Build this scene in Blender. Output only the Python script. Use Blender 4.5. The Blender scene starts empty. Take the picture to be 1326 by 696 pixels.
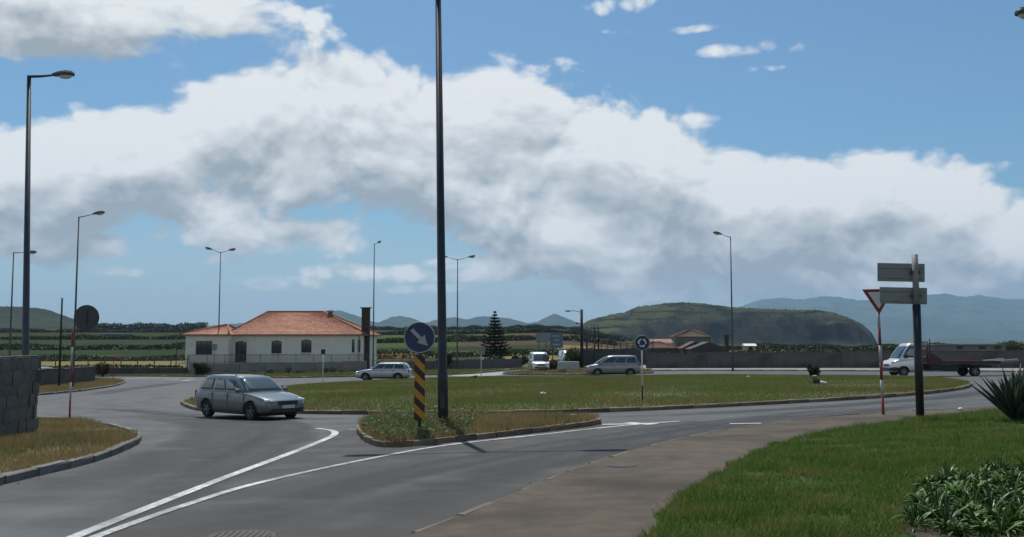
import bpy, bmesh, math, random
import numpy as np
from mathutils import Vector, Matrix, Euler

random.seed(7); RNG = np.random.default_rng(7)
scene = bpy.context.scene
COL = scene.collection
R = math.radians
PI = math.pi

# ------------------------------------------------------------------ camera
F = 1250.0                      # focal length in photo pixels (1326 wide)
CAMZ = 1.8
TH = math.atan(97 / F)          # upward tilt
cam_d = bpy.data.cameras.new('camera'); cam = bpy.data.objects.new('camera', cam_d); COL.objects.link(cam)
cam.location = (0, 0, CAMZ); cam.rotation_euler = (PI / 2 + TH, 0, 0)
cam_d.sensor_width = 36; cam_d.lens = 36 * F / 1326
cam_d.clip_start = 0.1; cam_d.clip_end = 60000
scene.camera = cam

# ------------------------------------------------------------------ sun, sky, exposure
SUN_EL = R(64); SUN_AZ = math.atan2(-0.25, 0.97)      # azimuth measured from +Y towards +X
sdir = Vector((math.sin(SUN_AZ) * math.cos(SUN_EL), math.cos(SUN_AZ) * math.cos(SUN_EL), math.sin(SUN_EL)))
sun_d = bpy.data.lights.new('sun', 'SUN'); sun_d.energy = 4.3; sun_d.angle = R(0.53); sun_d.color = (1.0, 0.95, 0.87)
sun = bpy.data.objects.new('sun', sun_d); COL.objects.link(sun)
sun.rotation_euler = (-sdir).to_track_quat('-Z', 'Y').to_euler(); sun.location = (0, 0, 60)
vs = scene.view_settings
vs.view_transform = 'Standard'; vs.look = 'None'; vs.gamma = 1.0; vs.exposure = 0.0
scene.cycles.volume_bounces = 0
scene.cycles.max_bounces = 5; scene.cycles.diffuse_bounces = 2; scene.cycles.glossy_bounces = 3

def ray(px, py):
    u = (px - 663) / F; v = (348 - py) / F
    return Vector((u, math.cos(TH) - v * math.sin(TH), v * math.cos(TH) + math.sin(TH)))

def azel(px, py):
    d = ray(px, py).normalized()
    return math.atan2(d.x, d.y), math.asin(d.z)

class NT:
    """small helper for node graphs"""
    def __init__(s, tree): s.t = tree
    def n(s, kind, **kw):
        nd = s.t.nodes.new(kind)
        for k, v in kw.items(): setattr(nd, k, v)
        return nd
    def l(s, a, b): s.t.links.new(a, b)
    def inp(s, sock, v):
        if v is None: return
        if isinstance(v, bpy.types.NodeSocket): s.l(v, sock)
        else: sock.default_value = v
    def m(s, op, a, b=None, c=None, clamp=False):
        nd = s.n('ShaderNodeMath', operation=op); nd.use_clamp = clamp
        s.inp(nd.inputs[0], a); s.inp(nd.inputs[1], b); s.inp(nd.inputs[2], c)
        return nd.outputs[0]
    def mr(s, v, a, b, c=0.0, d=1.0, smooth=False):
        nd = s.n('ShaderNodeMapRange'); nd.interpolation_type = 'SMOOTHSTEP' if smooth else 'LINEAR'
        s.inp(nd.inputs[0], v)
        for i, q in enumerate((a, b, c, d)): s.inp(nd.inputs[i + 1], q)
        return nd.outputs[0]
    def noise(s, vec, scale, detail=4, rough=0.5, dist=0.0):
        nd = s.n('ShaderNodeTexNoise'); s.inp(nd.inputs['Vector'], vec)
        nd.inputs['Scale'].default_value = scale; nd.inputs['Detail'].default_value = detail
        nd.inputs['Roughness'].default_value = rough; nd.inputs['Distortion'].default_value = dist
        return nd.outputs['Fac']
    def mix(s, fac, a, b):
        nd = s.n('ShaderNodeMix', data_type='RGBA')
        s.inp(nd.inputs[0], fac)
        for sock, v in ((nd.inputs[6], a), (nd.inputs[7], b)):
            if isinstance(v, tuple) and len(v) == 3: v = (*v, 1)
            s.inp(sock, v)
        return nd.outputs[2]
    def mapping(s, vec, scale=(1, 1, 1), rot=(0, 0, 0), loc=(0, 0, 0)):
        nd = s.n('ShaderNodeMapping'); s.l(vec, nd.inputs[0])
        nd.inputs['Scale'].default_value = scale; nd.inputs['Rotation'].default_value = rot; nd.inputs['Location'].default_value = loc
        return nd.outputs[0]
    def curve(s, v, pts):
        nd = s.n('ShaderNodeFloatCurve'); c = nd.mapping.curves[0]
        c.points[0].location = pts[0]; c.points[1].location = pts[-1]
        for p in pts[1:-1]: c.points.new(*p)
        nd.mapping.update(); s.inp(nd.inputs[1], v)
        return nd.outputs[0]

# --- clouds: a field over directions (azimuth, elevation) of the sky
def cloud_group():
    g = bpy.data.node_groups.new('cloud_field', 'ShaderNodeTree')
    g.interface.new_socket('Vector', in_out='INPUT', socket_type='NodeSocketVector')
    g.interface.new_socket('Density', in_out='OUTPUT', socket_type='NodeSocketFloat')
    k = NT(g); gi = k.n('NodeGroupInput'); go = k.n('NodeGroupOutput')
    v = gi.outputs[0]
    nv = k.n('ShaderNodeVectorMath', operation='NORMALIZE'); k.l(v, nv.inputs[0]); v = nv.outputs[0]
    sp = k.n('ShaderNodeSeparateXYZ'); k.l(v, sp.inputs[0])
    az = k.m('ARCTAN2', sp.outputs[0], sp.outputs[1]); el = k.m('ARCSINE', sp.outputs[2])
    azn = k.m('MULTIPLY_ADD', az, 1 / (2 * PI), 0.5)
    def crv(pts):
        out = [(0.0, 0.30), (0.25, 0.36), (0.36, 0.36)] if pts[0] else [(0.0, 0.02), (0.25, 0.08), (0.36, 0.10)]
        for x, y in pts[1]:
            a, e = azel(x, y); out.append((a / (2 * PI) + 0.5, e))
        out += [(0.64, 0.17), (0.75, 0.24), (1.0, 0.30)] if pts[0] else [(0.64, 0.04), (0.75, 0.03), (1.0, 0.02)]
        return out
    top = k.curve(azn, crv((1, [(-60, 135), (60, 140), (150, 150), (225, 138), (290, 100), (400, 80), (480, 72), (560, 92), (650, 100), (740, 118), (830, 135), (900, 165), (980, 192), (1080, 208), (1200, 215), (1326, 248)])))
    bot = k.curve(azn, crv((0, [(-60, 330), (60, 325), (200, 285), (280, 262), (330, 272), (400, 280), (470, 262), (560, 305), (640, 335), (720, 372), (820, 388), (950, 395), (1326, 402)])))
    a = k.m('MULTIPLY', k.m('SUBTRACT', top, el), 15.0)
    a = k.m('MAXIMUM', k.m('MINIMUM', a, 0.66), -0.85)
    b = k.m('MULTIPLY', k.m('SUBTRACT', el, bot), 13.0)
    b = k.m('MAXIMUM', k.m('MINIMUM', b, 0.66), -0.62)
    base = k.m('MINIMUM', a, b)
    for (px, py, rx, ry, h) in [(110, 12, 270, 60, 0.5), (815, 5, 110, 18, -0.02), (1030, 60, 210, 16, -0.06), (975, 91, 150, 11, -0.08), (860, 40, 110, 10, -.1), (330, 302, 190, 40, 0.30), (210, 265, 160, 36, .32), (340, 364, 130, 18, .16), (490, 355, 160, 20, .18), (40, 312, 150, 34, .30), (640, 345, 130, 30, .22), (250, 335, 120, 16, .12), (560, 375, 120, 12, .14), (120, 350, 120, 14, .1)]:
        a0, e0 = azel(px, py)
        q = k.m('ADD', k.m('POWER', k.m('MULTIPLY', k.m('SUBTRACT', az, a0), F / rx), 2.0), k.m('POWER', k.m('MULTIPLY', k.m('SUBTRACT', el, e0), F / ry), 2.0))
        q = k.m('MULTIPLY_ADD', q, -0.55, h)
        base = k.m('MAXIMUM', base, q)
    # domain warp, then two octave stacks: billows and a finer fringe
    wv = k.n('ShaderNodeTexNoise'); k.l(v, wv.inputs['Vector']); wv.inputs['Scale'].default_value = 7; wv.inputs['Detail'].default_value = 1
    vm = k.n('ShaderNodeVectorMath', operation='MULTIPLY_ADD'); k.l(wv.outputs['Color'], vm.inputs[0]); vm.inputs[1].default_value = (0.09, 0.09, 0.05); k.l(v, vm.inputs[2])
    n1 = k.noise(k.mapping(vm.outputs[0], (1, 1, 1.7)), 9.0, 7, 0.56)
    n2 = k.noise(k.mapping(v, (1, 1, 2.6), loc=(3.1, 1.7, 0)), 3.6, 1, 0.5)
    vo = k.n('ShaderNodeTexVoronoi', feature='F1'); vo.normalize = True; k.l(k.mapping(vm.outputs[0], (1, 1, 1.5)), vo.inputs['Vector'])
    vo.inputs['Scale'].default_value = 15; vo.inputs['Detail'].default_value = 2; vo.inputs['Roughness'].default_value = 0.55; vo.inputs['Lacunarity'].default_value = 2.3
    puff = k.m('MULTIPLY', k.m('SUBTRACT', 0.40, vo.outputs['Distance']), 1.5)
    f = k.m('ADD', k.m('MULTIPLY', k.m('SUBTRACT', n1, 0.5), 1.9), k.m('MULTIPLY', k.m('SUBTRACT', n2, 0.5), 0.5))
    f = k.m('ADD', f, puff)
    f = k.m('ADD', f, base)
    k.l(f, go.inputs[0])
    return g

def make_world():
    w = bpy.data.worlds.new('World'); scene.world = w; w.use_nodes = True
    k = NT(w.node_tree); w.node_tree.nodes.clear()
    out = k.n('ShaderNodeOutputWorld'); bg = k.n('ShaderNodeBackground'); k.l(bg.outputs[0], out.inputs[0])
    sky = k.n('ShaderNodeTexSky'); sky.sky_type = 'NISHITA'; sky.sun_disc = False
    sky.sun_elevation = SUN_EL; sky.sun_rotation = SUN_AZ; sky.air_density = 1.0; sky.dust_density = 1.3; sky.ozone_density = 1.6; sky.altitude = 20
    tc = k.n('ShaderNodeTexCoord'); d = tc.outputs['Generated']
    G = cloud_group()
    def field(off):
        nd = k.n('ShaderNodeGroup'); nd.node_tree = G
        if off:
            va = k.n('ShaderNodeVectorMath', operation='ADD'); k.l(d, va.inputs[0]); va.inputs[1].default_value = off
            k.l(va.outputs[0], nd.inputs[0])
        else: k.l(d, nd.inputs[0])
        return nd.outputs[0]
    f0 = field(None); f1 = field((-0.004, 0, 0.012)); f2 = field((-0.012, 0, 0.045))
    dens = k.mr(f0, 0.0, 0.34, smooth=True)
    # tops that face the sun are bright; parts with more cloud above them are in its shade
    e1 = k.m('MULTIPLY', k.m('SUBTRACT', f0, f1), 0.75); e2 = k.m('MULTIPLY', k.m('SUBTRACT', f0, f2), 0.42)
    deep = k.m('MULTIPLY', k.mr(f2, 0.05, 1.35, smooth=True), -0.52)
    lit = k.m('ADD', k.m('ADD', e1, e2), k.m('ADD', deep, 0.74), clamp=True)
    STR = 0.088
    cc = k.mix(lit, (4.0, 4.5, 4.8), (9.9, 10.1, 10.1))
    sp = k.n('ShaderNodeSeparateXYZ'); k.l(d, sp.inputs[0])
    below = k.mr(sp.outputs[2], 0.0, 0.02)
    fac = k.m('MULTIPLY', k.m('MULTIPLY', dens, below), 0.93)
    tn = k.n('ShaderNodeMix', data_type='RGBA', blend_type='MULTIPLY'); tn.inputs[0].default_value = 1.0; k.l(sky.outputs[0], tn.inputs[6]); tn.inputs[7].default_value = (0.64, 0.94, 1.08, 1)
    veil = k.m('MULTIPLY', k.mr(sp.outputs[2], 0.0, 0.16, 1.0, 0.0, smooth=True), 0.62)      # pale sea air low over the horizon, all round
    w.cycles.sampling_method = 'MANUAL'; w.cycles.sample_map_resolution = 512
    k.l(k.mix(fac, k.mix(veil, tn.outputs[2], (6.0, 7.2, 7.6)), cc), bg.inputs[0]); bg.inputs[1].default_value = STR
make_world()

# ------------------------------------------------------------------ terrain heights
def sstep(a, b, x):
    t = np.clip((np.asarray(x, float) - a) / (b - a), 0, 1); return t * t * (3 - 2 * t)
def near_ground(x, y):
    x = np.asarray(x, float); y = np.asarray(y, float)
    yy = np.where(y < 60, np.maximum(y, -30), np.where(y < 100, 60 + (y - 60) - (y - 60) ** 2 / 80, 80))
    return 0.02 * 45 * np.tanh(x / 45) - 0.0135 * yy
def far_rise(x, y):
    yv = np.asarray(y, float)
    z = np.interp(yv, [0, 115, 150, 200, 350, 600, 1000, 1500, 3000, 20000], [0, 0, 0.2, 1.3, 4.6, 10, 18.5, 26, 30, 30])
    s = np.asarray(x, float) / np.maximum(yv, 1)
    return z * (1 - sstep(0.03, 0.17, s))
def ground(x, y): return near_ground(x, y) + far_rise(x, y)
def gz(x, y): return float(ground(x, y))
def gpos(x, y, dz=0): return Vector((x, y, gz(x, y) + dz))

def at(px, py):
    """photo pixel -> point on the ground"""
    d = ray(px, py); lo, hi = 2.0, 4000.0
    f = lambda t: CAMZ + t * d.z - gz(t * d.x, t * d.y)
    t = lo
    while t < hi and f(t) > 0: t *= 1.03
    lo = t / 1.03
    for _ in range(40):
        m = (lo + t) / 2
        if f(m) > 0: lo = m
        else: t = m
    return Vector((t * d.x, t * d.y, gz(t * d.x, t * d.y)))
def atd(px, py, depth):
    """photo pixel at a known distance along the view"""
    d = ray(px, py); t = depth / d.y
    return Vector((t * d.x, depth, CAMZ + t * d.z))

# ------------------------------------------------------------------ materials
MATS = {}
def mat(name, c1, c2=None, scale=6.0, rough=0.8, bump=0.0, bscale=None, metal=0.0, spec=0.5, detail=5, rnd=0.0, coat=0.0, c3=None, s3=0.3, t3=(0.5, 0.7), stretch=(1, 1, 1)):
    if name in MATS: return MATS[name]
    m = bpy.data.materials.new(name); m.use_nodes = True; k = NT(m.node_tree)
    b = m.node_tree.nodes['Principled BSDF']
    b.inputs['Roughness'].default_value = rough; b.inputs['Metallic'].default_value = metal
    b.inputs['Specular IOR Level'].default_value = spec; b.inputs['Coat Weight'].default_value = coat
    tc = k.n('ShaderNodeTexCoord'); vec = tc.outputs['Object']
    if stretch != (1, 1, 1): vec = k.mapping(vec, stretch)
    if c2 is None: c2 = tuple(x * 0.8 for x in c1)
    fac = k.mr(k.noise(vec, scale, detail, 0.6), 0.3, 0.7)
    col = k.mix(fac, c1, c2)
    if c3 is not None:
        f3 = k.mr(k.noise(vec, s3, 4, 0.55), t3[0], t3[1], smooth=True)
        col = k.mix(f3, col, c3)
    if rnd > 0:
        oi = k.n('ShaderNodeObjectInfo'); hsv = k.n('ShaderNodeHueSaturation')
        k.l(k.mr(oi.outputs['Random'], 0, 1, 1 - rnd, 1 + rnd), hsv.inputs['Value']); k.l(col, hsv.inputs['Color']); col = hsv.outputs[0]
    k.l(col, b.inputs['Base Color'])
    if bump > 0:
        bn = k.n('ShaderNodeBump'); bn.inputs['Strength'].default_value = bump; bn.inputs['Distance'].default_value = 0.05
        k.l(k.noise(vec, bscale or scale * 4, 6, 0.6), bn.inputs['Height']); k.l(bn.outputs[0], b.inputs['Normal'])
    MATS[name] = m; return m

def mat_leaf(name, c1, c2, c3=None, rough=0.55, trans=0.35, pscale=0.15, tip=None):
    """foliage: colour by per-leaf random attribute and by broad patches, some light through the leaf"""
    if name in MATS: return MATS[name]
    m = bpy.data.materials.new(name); m.use_nodes = True; k = NT(m.node_tree); t = m.node_tree
    b = t.nodes['Principled BSDF']; out = t.nodes['Material Output']
    b.inputs['Roughness'].default_value = rough; b.inputs['Specular IOR Level'].default_value = 0.35
    at_ = k.n('ShaderNodeAttribute'); at_.attribute_name = 'rnd'
    col = k.mix(at_.outputs['Fac'], c1, c2)
    if c3 is not None:
        tc = k.n('ShaderNodeTexCoord')
        pf = k.mr(k.noise(tc.outputs['Object'], pscale, 5, 0.6), 0.47, 0.66, smooth=True)
        pf2 = k.m('MULTIPLY', pf, k.mr(at_.outputs['Fac'], 0, 1, 0.55, 1.0))
        col = k.mix(pf2, col, c3)
    tr = k.n('ShaderNodeBsdfTranslucent'); mx = k.n('ShaderNodeMixShader'); mx.inputs[0].default_value = trans
    k.l(col, b.inputs['Base Color']); k.l(col, tr.inputs[0])
    k.l(b.outputs[0], mx.inputs[1]); k.l(tr.outputs[0], mx.inputs[2]); k.l(mx.outputs[0], out.inputs[0])
    MATS[name] = m; return m

def mat_road():
    m = bpy.data.materials.new('asphalt'); m.use_nodes = True; k = NT(m.node_tree); b = m.node_tree.nodes['Principled BSDF']
    tc = k.n('ShaderNodeTexCoord'); v = tc.outputs['Object']
    fine = k.noise(v, 55, 3, 0.7)
    mid = k.noise(v, 1.1, 6, 0.6)
    big = k.noise(k.mapping(v, (1, 0.5, 1)), 0.14, 4, 0.5)
    col = k.mix(k.mr(fine, 0.3, 0.7), (0.034, 0.036, 0.036), (0.084, 0.086, 0.083))
    col = k.mix(k.m('MULTIPLY', k.mr(mid, 0.4, 0.72), 0.45), col, (0.042, 0.043, 0.045))
    col = k.mix(k.m('MULTIPLY', k.mr(big, 0.4, 0.64, smooth=True), 0.5), col, (0.092, 0.095, 0.094))
    # worn wheel tracks round the central island and along the exit lane: rubber and oil
    sp = k.n('ShaderNodeSeparateXYZ'); k.l(v, sp.inputs[0])
    rx = k.m('SUBTRACT', sp.outputs[0], 4.0); ry = k.m('SUBTRACT', sp.outputs[1], 55.0)
    rad = k.m('SQRT', k.m('ADD', k.m('POWER', rx, 2.0), k.m('POWER', ry, 2.0)))
    rad = k.m('ADD', rad, k.m('MULTIPLY', k.noise(v, 0.12, 3), 2.4))
    tr = k.m('ABSOLUTE', k.m('SINE', k.m('MULTIPLY', rad, 1.75)))
    trk = k.m('MULTIPLY', k.mr(tr, 0.55, 0.98, smooth=True), k.mr(k.noise(v, 0.35, 4), 0.38, 0.66))
    col = k.mix(k.m('MULTIPLY', trk, 0.8), col, (0.028, 0.029, 0.031))
    # sealed cracks
    vo = k.n('ShaderNodeTexVoronoi', feature='DISTANCE_TO_EDGE'); vo.inputs['Scale'].default_value = 0.16
    wv = k.n('ShaderNodeVectorMath', operation='ADD'); nz = k.n('ShaderNodeTexNoise'); nz.inputs['Scale'].default_value = 1.2; k.l(v, nz.inputs['Vector'])
    k.l(v, wv.inputs[0]); k.l(nz.outputs['Color'], wv.inputs[1]); k.l(wv.outputs[0], vo.inputs['Vector'])
    ck = k.m('MULTIPLY', k.mr(vo.outputs['Distance'], 0.0, 0.006, 1.0, 0.0), k.mr(k.noise(v, 0.3, 2), 0.5, 0.56))
    col = k.mix(k.m('MULTIPLY', ck, 0.6), col, (0.018, 0.018, 0.018))
    k.l(col, b.inputs['Base Color'])
    b.inputs['Specular IOR Level'].default_value = 0.4
    k.l(k.mr(mid, 0.3, 0.7, 0.62, 0.8), b.inputs['Roughness'])
    bn = k.n('ShaderNodeBump'); bn.inputs['Strength'].default_value = 0.35; bn.inputs['Distance'].default_value = 0.01
    k.l(fine, bn.inputs['Height']); k.l(bn.outputs[0], b.inputs['Normal'])
    return m

def mat_paint_marking():
    m = bpy.data.materials.new('worn road paint'); m.use_nodes = True; k = NT(m.node_tree); b = m.node_tree.nodes['Principled BSDF']; out = m.node_tree.nodes['Material Output']
    tc = k.n('ShaderNodeTexCoord'); v = tc.outputs['Object']
    w = k.mr(k.noise(v, 9, 7, 0.75), 0.40, 0.56); w2 = k.mr(k.noise(v, 0.8, 3, 0.5), 0.35, 0.6, 0.35, 1.0)
    f = k.m('MULTIPLY', w2, k.m('ADD', k.m('MULTIPLY', w, 0.6), 0.4))
    k.l(k.mix(f, (0.075, 0.077, 0.08), (0.62, 0.62, 0.59)), b.inputs['Base Color']); b.inputs['Roughness'].default_value = 0.6
    return m

def mat_glass(name, tint=(0.012, 0.016, 0.02), rough=0.04):
    if name in MATS: return MATS[name]
    m = bpy.data.materials.new(name); m.use_nodes = True; b = m.node_tree.nodes['Principled BSDF']; k = NT(m.node_tree)
    tc = k.n('ShaderNodeTexCoord'); k.l(k.mix(k.noise(tc.outputs['Object'], 1.5, 2), tint, tuple(c * 1.8 for c in tint)), b.inputs['Base Color'])
    b.inputs['Roughness'].default_value = rough; b.inputs['Specular IOR Level'].default_value = 1.0; b.inputs['IOR'].default_value = 1.6
    MATS[name] = m; return m

ROAD = mat_road(); PAINT = mat_paint_marking()
CONC = mat('kerb stone', (0.24, 0.185, 0.125), (0.11, 0.088, 0.062), 3, 0.9, 0.5, 30, rnd=0.25)
KERBG = mat('grey kerb', (0.20, 0.19, 0.175), (0.11, 0.105, 0.095), 3, 0.9, 0.5, 30, rnd=0.2)
PAVE = mat('pavement concrete', (0.128, 0.104, 0.080), (0.080, 0.067, 0.053), 2.2, 0.95, 0.5, 40, c3=(0.060, 0.052, 0.043), s3=0.45, t3=(0.42, 0.68), spec=.2, detail=9)
GALV = mat('galvanised steel', (0.09, 0.096, 0.10), (0.065, 0.068, 0.072), 5, 0.5, 0.05, 40, metal=0.6)
DARKST = mat('dark painted steel', (0.055, 0.06, 0.065), (0.035, 0.037, 0.04), 6, 0.5, 0.05, 40)
BLACK = mat('black paint', (0.012, 0.012, 0.013), (0.02, 0.02, 0.02), 8, 0.45)
RUBBER = mat('rubber', (0.016, 0.016, 0.016), (0.026, 0.025, 0.024), 10, 0.85)
WHITEP = mat('white paint', (0.72, 0.72, 0.70), (0.60, 0.60, 0.58), 4, 0.5)
REDP = mat('red paint', (0.32, 0.03, 0.028), (0.22, 0.022, 0.022), 5, 0.5)
BLUEP = mat('blue sign sheeting', (0.013, 0.042, 0.105), (0.010, 0.032, 0.08), 5, 0.4)
SIGNBACK = mat('bare aluminium sign back', (0.26, 0.27, 0.265), (0.21, 0.215, 0.21), 4, 0.5)
AMBER = mat('amber sheeting', (0.62, 0.26, 0.015), (0.50, 0.20, 0.012), 6, 0.5)
PLASTER = mat('cream plaster', (0.80, 0.79, 0.70), (0.72, 0.70, 0.61), 1.2, 0.9, 0.1, 20)
CEMENT = mat('cement render', (0.23, 0.215, 0.19), (0.14, 0.13, 0.115), 0.9, 0.92, 0.3, 12, c3=(0.075, 0.07, 0.06), s3=0.35, t3=(0.45, 0.7))
DARKWALL = mat('dark weathered wall', (0.10, 0.098, 0.092), (0.055, 0.054, 0.05), 1.1, 0.95, 0.4, 10)
BASALT = mat('lichened grey stone', (0.20, 0.19, 0.165), (0.085, 0.082, 0.073), 4.5, 0.95, 0.9, 14, rnd=0.12, c3=(0.20, 0.19, 0.165), s3=2.5, t3=(0.5, 0.75))
MORTAR = mat('dark mortar', (0.12, 0.115, 0.10), (0.07, 0.067, 0.06), 8, 0.95)
GLASS = mat_glass('window glass')
SOIL = mat('soil', (0.085, 0.06, 0.038), (0.045, 0.032, 0.02), 6, 0.95, 0.8, 30)
BARK = mat('bark', (0.085, 0.065, 0.05), (0.045, 0.035, 0.028), 8, 0.95, 0.6, 40)

GREEN_TURF = mat('green turf soil', (0.06, 0.09, 0.02), (0.035, 0.05, 0.015), 5, 0.95, 0.6, 40, c3=(0.06, 0.05, 0.022), s3=0.25)
DRY_TURF = mat('dry turf soil', (0.22, 0.16, 0.08), (0.13, 0.105, 0.048), 2.5, 0.95, 0.6, 40, c3=(0.06, 0.065, 0.022), s3=0.5)
ISLE_TURF = mat('island turf soil', (0.10, 0.105, 0.032), (0.07, 0.078, 0.024), 3, 0.95, 0.6, 40, c3=(0.10, 0.078, 0.034), s3=0.2, t3=(0.5, 0.75))

# ------------------------------------------------------------------ mesh + object helpers
def new_obj(name, me, material=None, parent=None):
    o = bpy.data.objects.new(name, me); COL.objects.link(o)
    if material is not None:
        if isinstance(material, (list, tuple)):
            for q in material: me.materials.append(q)
        else: me.materials.append(material)
    if parent is not None: o.parent = parent
    return o
def from_bm(name, bm, material=None, parent=None, smooth=False):
    me = bpy.data.meshes.new(name)
    if smooth:
        for f in bm.faces: f.smooth = True
    bm.to_mesh(me); bm.free()
    return new_obj(name, me, material, parent)
def tag(o, label, cat, group=None, kind=None):
    o['label'] = label; o['category'] = cat
    if group: o['group'] = group
    if kind: o['kind'] = kind
    return o
def structure(o): o['kind'] = 'structure'; return o
def thing(name, label, cat, loc=(0, 0, 0), rz=0.0, group=None):
    o = bpy.data.objects.new(name, None); COL.objects.link(o); o.empty_display_size = 0.3
    o.location = loc; o.rotation_euler = (0, 0, rz); return tag(o, label, cat, group)
def dup(o, parent=None):
    c = o.copy(); COL.objects.link(c)
    if parent is not None: c.parent = parent
    for ch in list(o.children): dup(ch, c)
    return c

def b_box(bm, cx, cy, cz, sx, sy, sz, rot=None, bevel=0.0, mi=0):
    m = Matrix.Translation((cx, cy, cz))
    if rot is not None: m = m @ Euler(rot).to_matrix().to_4x4()
    r = bmesh.ops.create_cube(bm, size=1.0, matrix=m @ Matrix.Diagonal((sx, sy, sz, 1)))
    if bevel > 0:
        es = list({e for v in r['verts'] for e in v.link_edges})
        bmesh.ops.bevel(bm, geom=es, offset=bevel, segments=2, affect='EDGES', profile=0.5)
    elif mi:
        for f in {f for v in r['verts'] for f in v.link_faces}: f.material_index = mi
def b_tube(bm, pts, rad, seg=8, cap=True):
    """tube through points; rad a number or one per point"""
    pts = [Vector(p) for p in pts]; n = len(pts)
    if not isinstance(rad, (list, tuple)): rad = [rad] * n
    rings = []
    for i, p in enumerate(pts):
        t = (pts[min(i + 1, n - 1)] - pts[max(i - 1, 0)]).normalized()
        a = Vector((0, 0, 1)) if abs(t.z) < 0.9 else Vector((1, 0, 0))
        u = t.cross(a).normalized(); w = t.cross(u)
        rings.append([bm.verts.new(p + rad[i] * (math.cos(2 * PI * j / seg) * u + math.sin(2 * PI * j / seg) * w)) for j in range(seg)])
    for i in range(n - 1):
        for j in range(seg):
            f = bm.faces.new((rings[i][j], rings[i][(j + 1) % seg], rings[i + 1][(j + 1) % seg], rings[i + 1][j])); f.smooth = True
    if cap:
        bm.faces.new(rings[0][::-1]); bm.faces.new(rings[-1])
def b_prism(bm, pts, y0, y1):
    """polygon in XZ extruded along Y"""
    a = [bm.verts.new((p[0], y0, p[1])) for p in pts]; b = [bm.verts.new((p[0], y1, p[1])) for p in pts]
    n = len(pts)
    bm.faces.new(a); bm.faces.new(b[::-1])
    for i in range(n): bm.faces.new((a[i], b[i], b[(i + 1) % n], a[(i + 1) % n]))
    return a + b
def box_obj(name, c, s, material, parent=None, bevel=0.0, rot=None):
    bm = bmesh.new(); b_box(bm, *c, *s, rot=rot, bevel=bevel); bmesh.ops.recalc_face_normals(bm, faces=bm.faces)
    return from_bm(name, bm, material, parent)
def tube_obj(name, pts, rad, material, parent=None, seg=8):
    bm = bmesh.new(); b_tube(bm, pts, rad, seg); bmesh.ops.recalc_face_normals(bm, faces=bm.faces)
    return from_bm(name, bm, material, parent)
def prism_obj(name, pts, y0, y1, material, parent=None, bevel=0.0):
    bm = bmesh.new(); b_prism(bm, pts, y0, y1)
    if bevel: bmesh.ops.bevel(bm, geom=list(bm.edges), offset=bevel, segments=1, affect='EDGES')
    bmesh.ops.recalc_face_normals(bm, faces=bm.faces)
    return from_bm(name, bm, material, parent)
def bake(o):
    """apply modifiers"""
    bpy.context.view_layer.update()
    dg = bpy.context.evaluated_depsgraph_get(); me = bpy.data.meshes.new_from_object(o.evaluated_get(dg))
    o.modifiers.clear(); o.data = me
def boolean(o, cutters):
    for c in cutters:
        md = o.modifiers.new('cut', 'BOOLEAN'); md.operation = 'DIFFERENCE'; md.object = c; md.solver = 'EXACT'
    bake(o)
    for c in cutters:
        me = c.data; bpy.data.objects.remove(c); bpy.data.meshes.remove(me)

def catmull(pts, closed=False, step=0.5):
    P = [Vector((p[0], p[1])) for p in pts]; n = len(P); out = []
    rng = range(n) if closed else range(n - 1)
    for i in rng:
        p0 = P[(i - 1) % n] if closed or i > 0 else P[0]; p1 = P[i]; p2 = P[(i + 1) % n]
        p3 = P[(i + 2) % n] if closed or i + 2 < n else P[-1]
        k = max(2, int((p2 - p1).length / step))
        for j in range(k):
            t = j / k
            out.append(0.5 * ((2 * p1) + (p2 - p0) * t + (2 * p0 - 5 * p1 + 4 * p2 - p3) * t * t + (3 * p1 - p0 - 3 * p2 + p3) * t ** 3))
    if not closed: out.append(P[-1])
    return out
def pix(pts): return [at(*p) for p in pts]

def sheet(name, poly, dz, material, cell=3.0, skirt=0.0, parent=None):
    bm = bmesh.new(); vs_ = [bm.verts.new((p[0], p[1], 0)) for p in poly]; f = bm.faces.new(vs_)
    bmesh.ops.triangulate(bm, faces=[f])
    xs = [p[0] for p in poly]; ys = [p[1] for p in poly]
    for ax, lo, hi in ((0, min(xs), max(xs)), (1, min(ys), max(ys))):
        c = math.ceil(lo / cell) * cell
        while c < hi:
            co = [0, 0, 0]; no = [0, 0, 0]; co[ax] = c; no[ax] = 1
            bmesh.ops.bisect_plane(bm, geom=bm.verts[:] + bm.edges[:] + bm.faces[:], plane_co=co, plane_no=no, dist=1e-4)
            c += cell
    for v in bm.verts: v.co.z = gz(v.co.x, v.co.y) + dz
    bmesh.ops.recalc_face_normals(bm, faces=bm.faces)
    if sum(f.normal.z for f in bm.faces) < 0: bmesh.ops.reverse_faces(bm, faces=bm.faces)
    if skirt > 0:
        be = [e for e in bm.edges if e.is_boundary]
        r = bmesh.ops.extrude_edge_only(bm, edges=be)
        for v in [g for g in r['geom'] if isinstance(g, bmesh.types.BMVert)]: v.co.z -= skirt
        bmesh.ops.recalc_face_normals(bm, faces=bm.faces)
    return from_bm(name, bm, material, parent)

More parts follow.
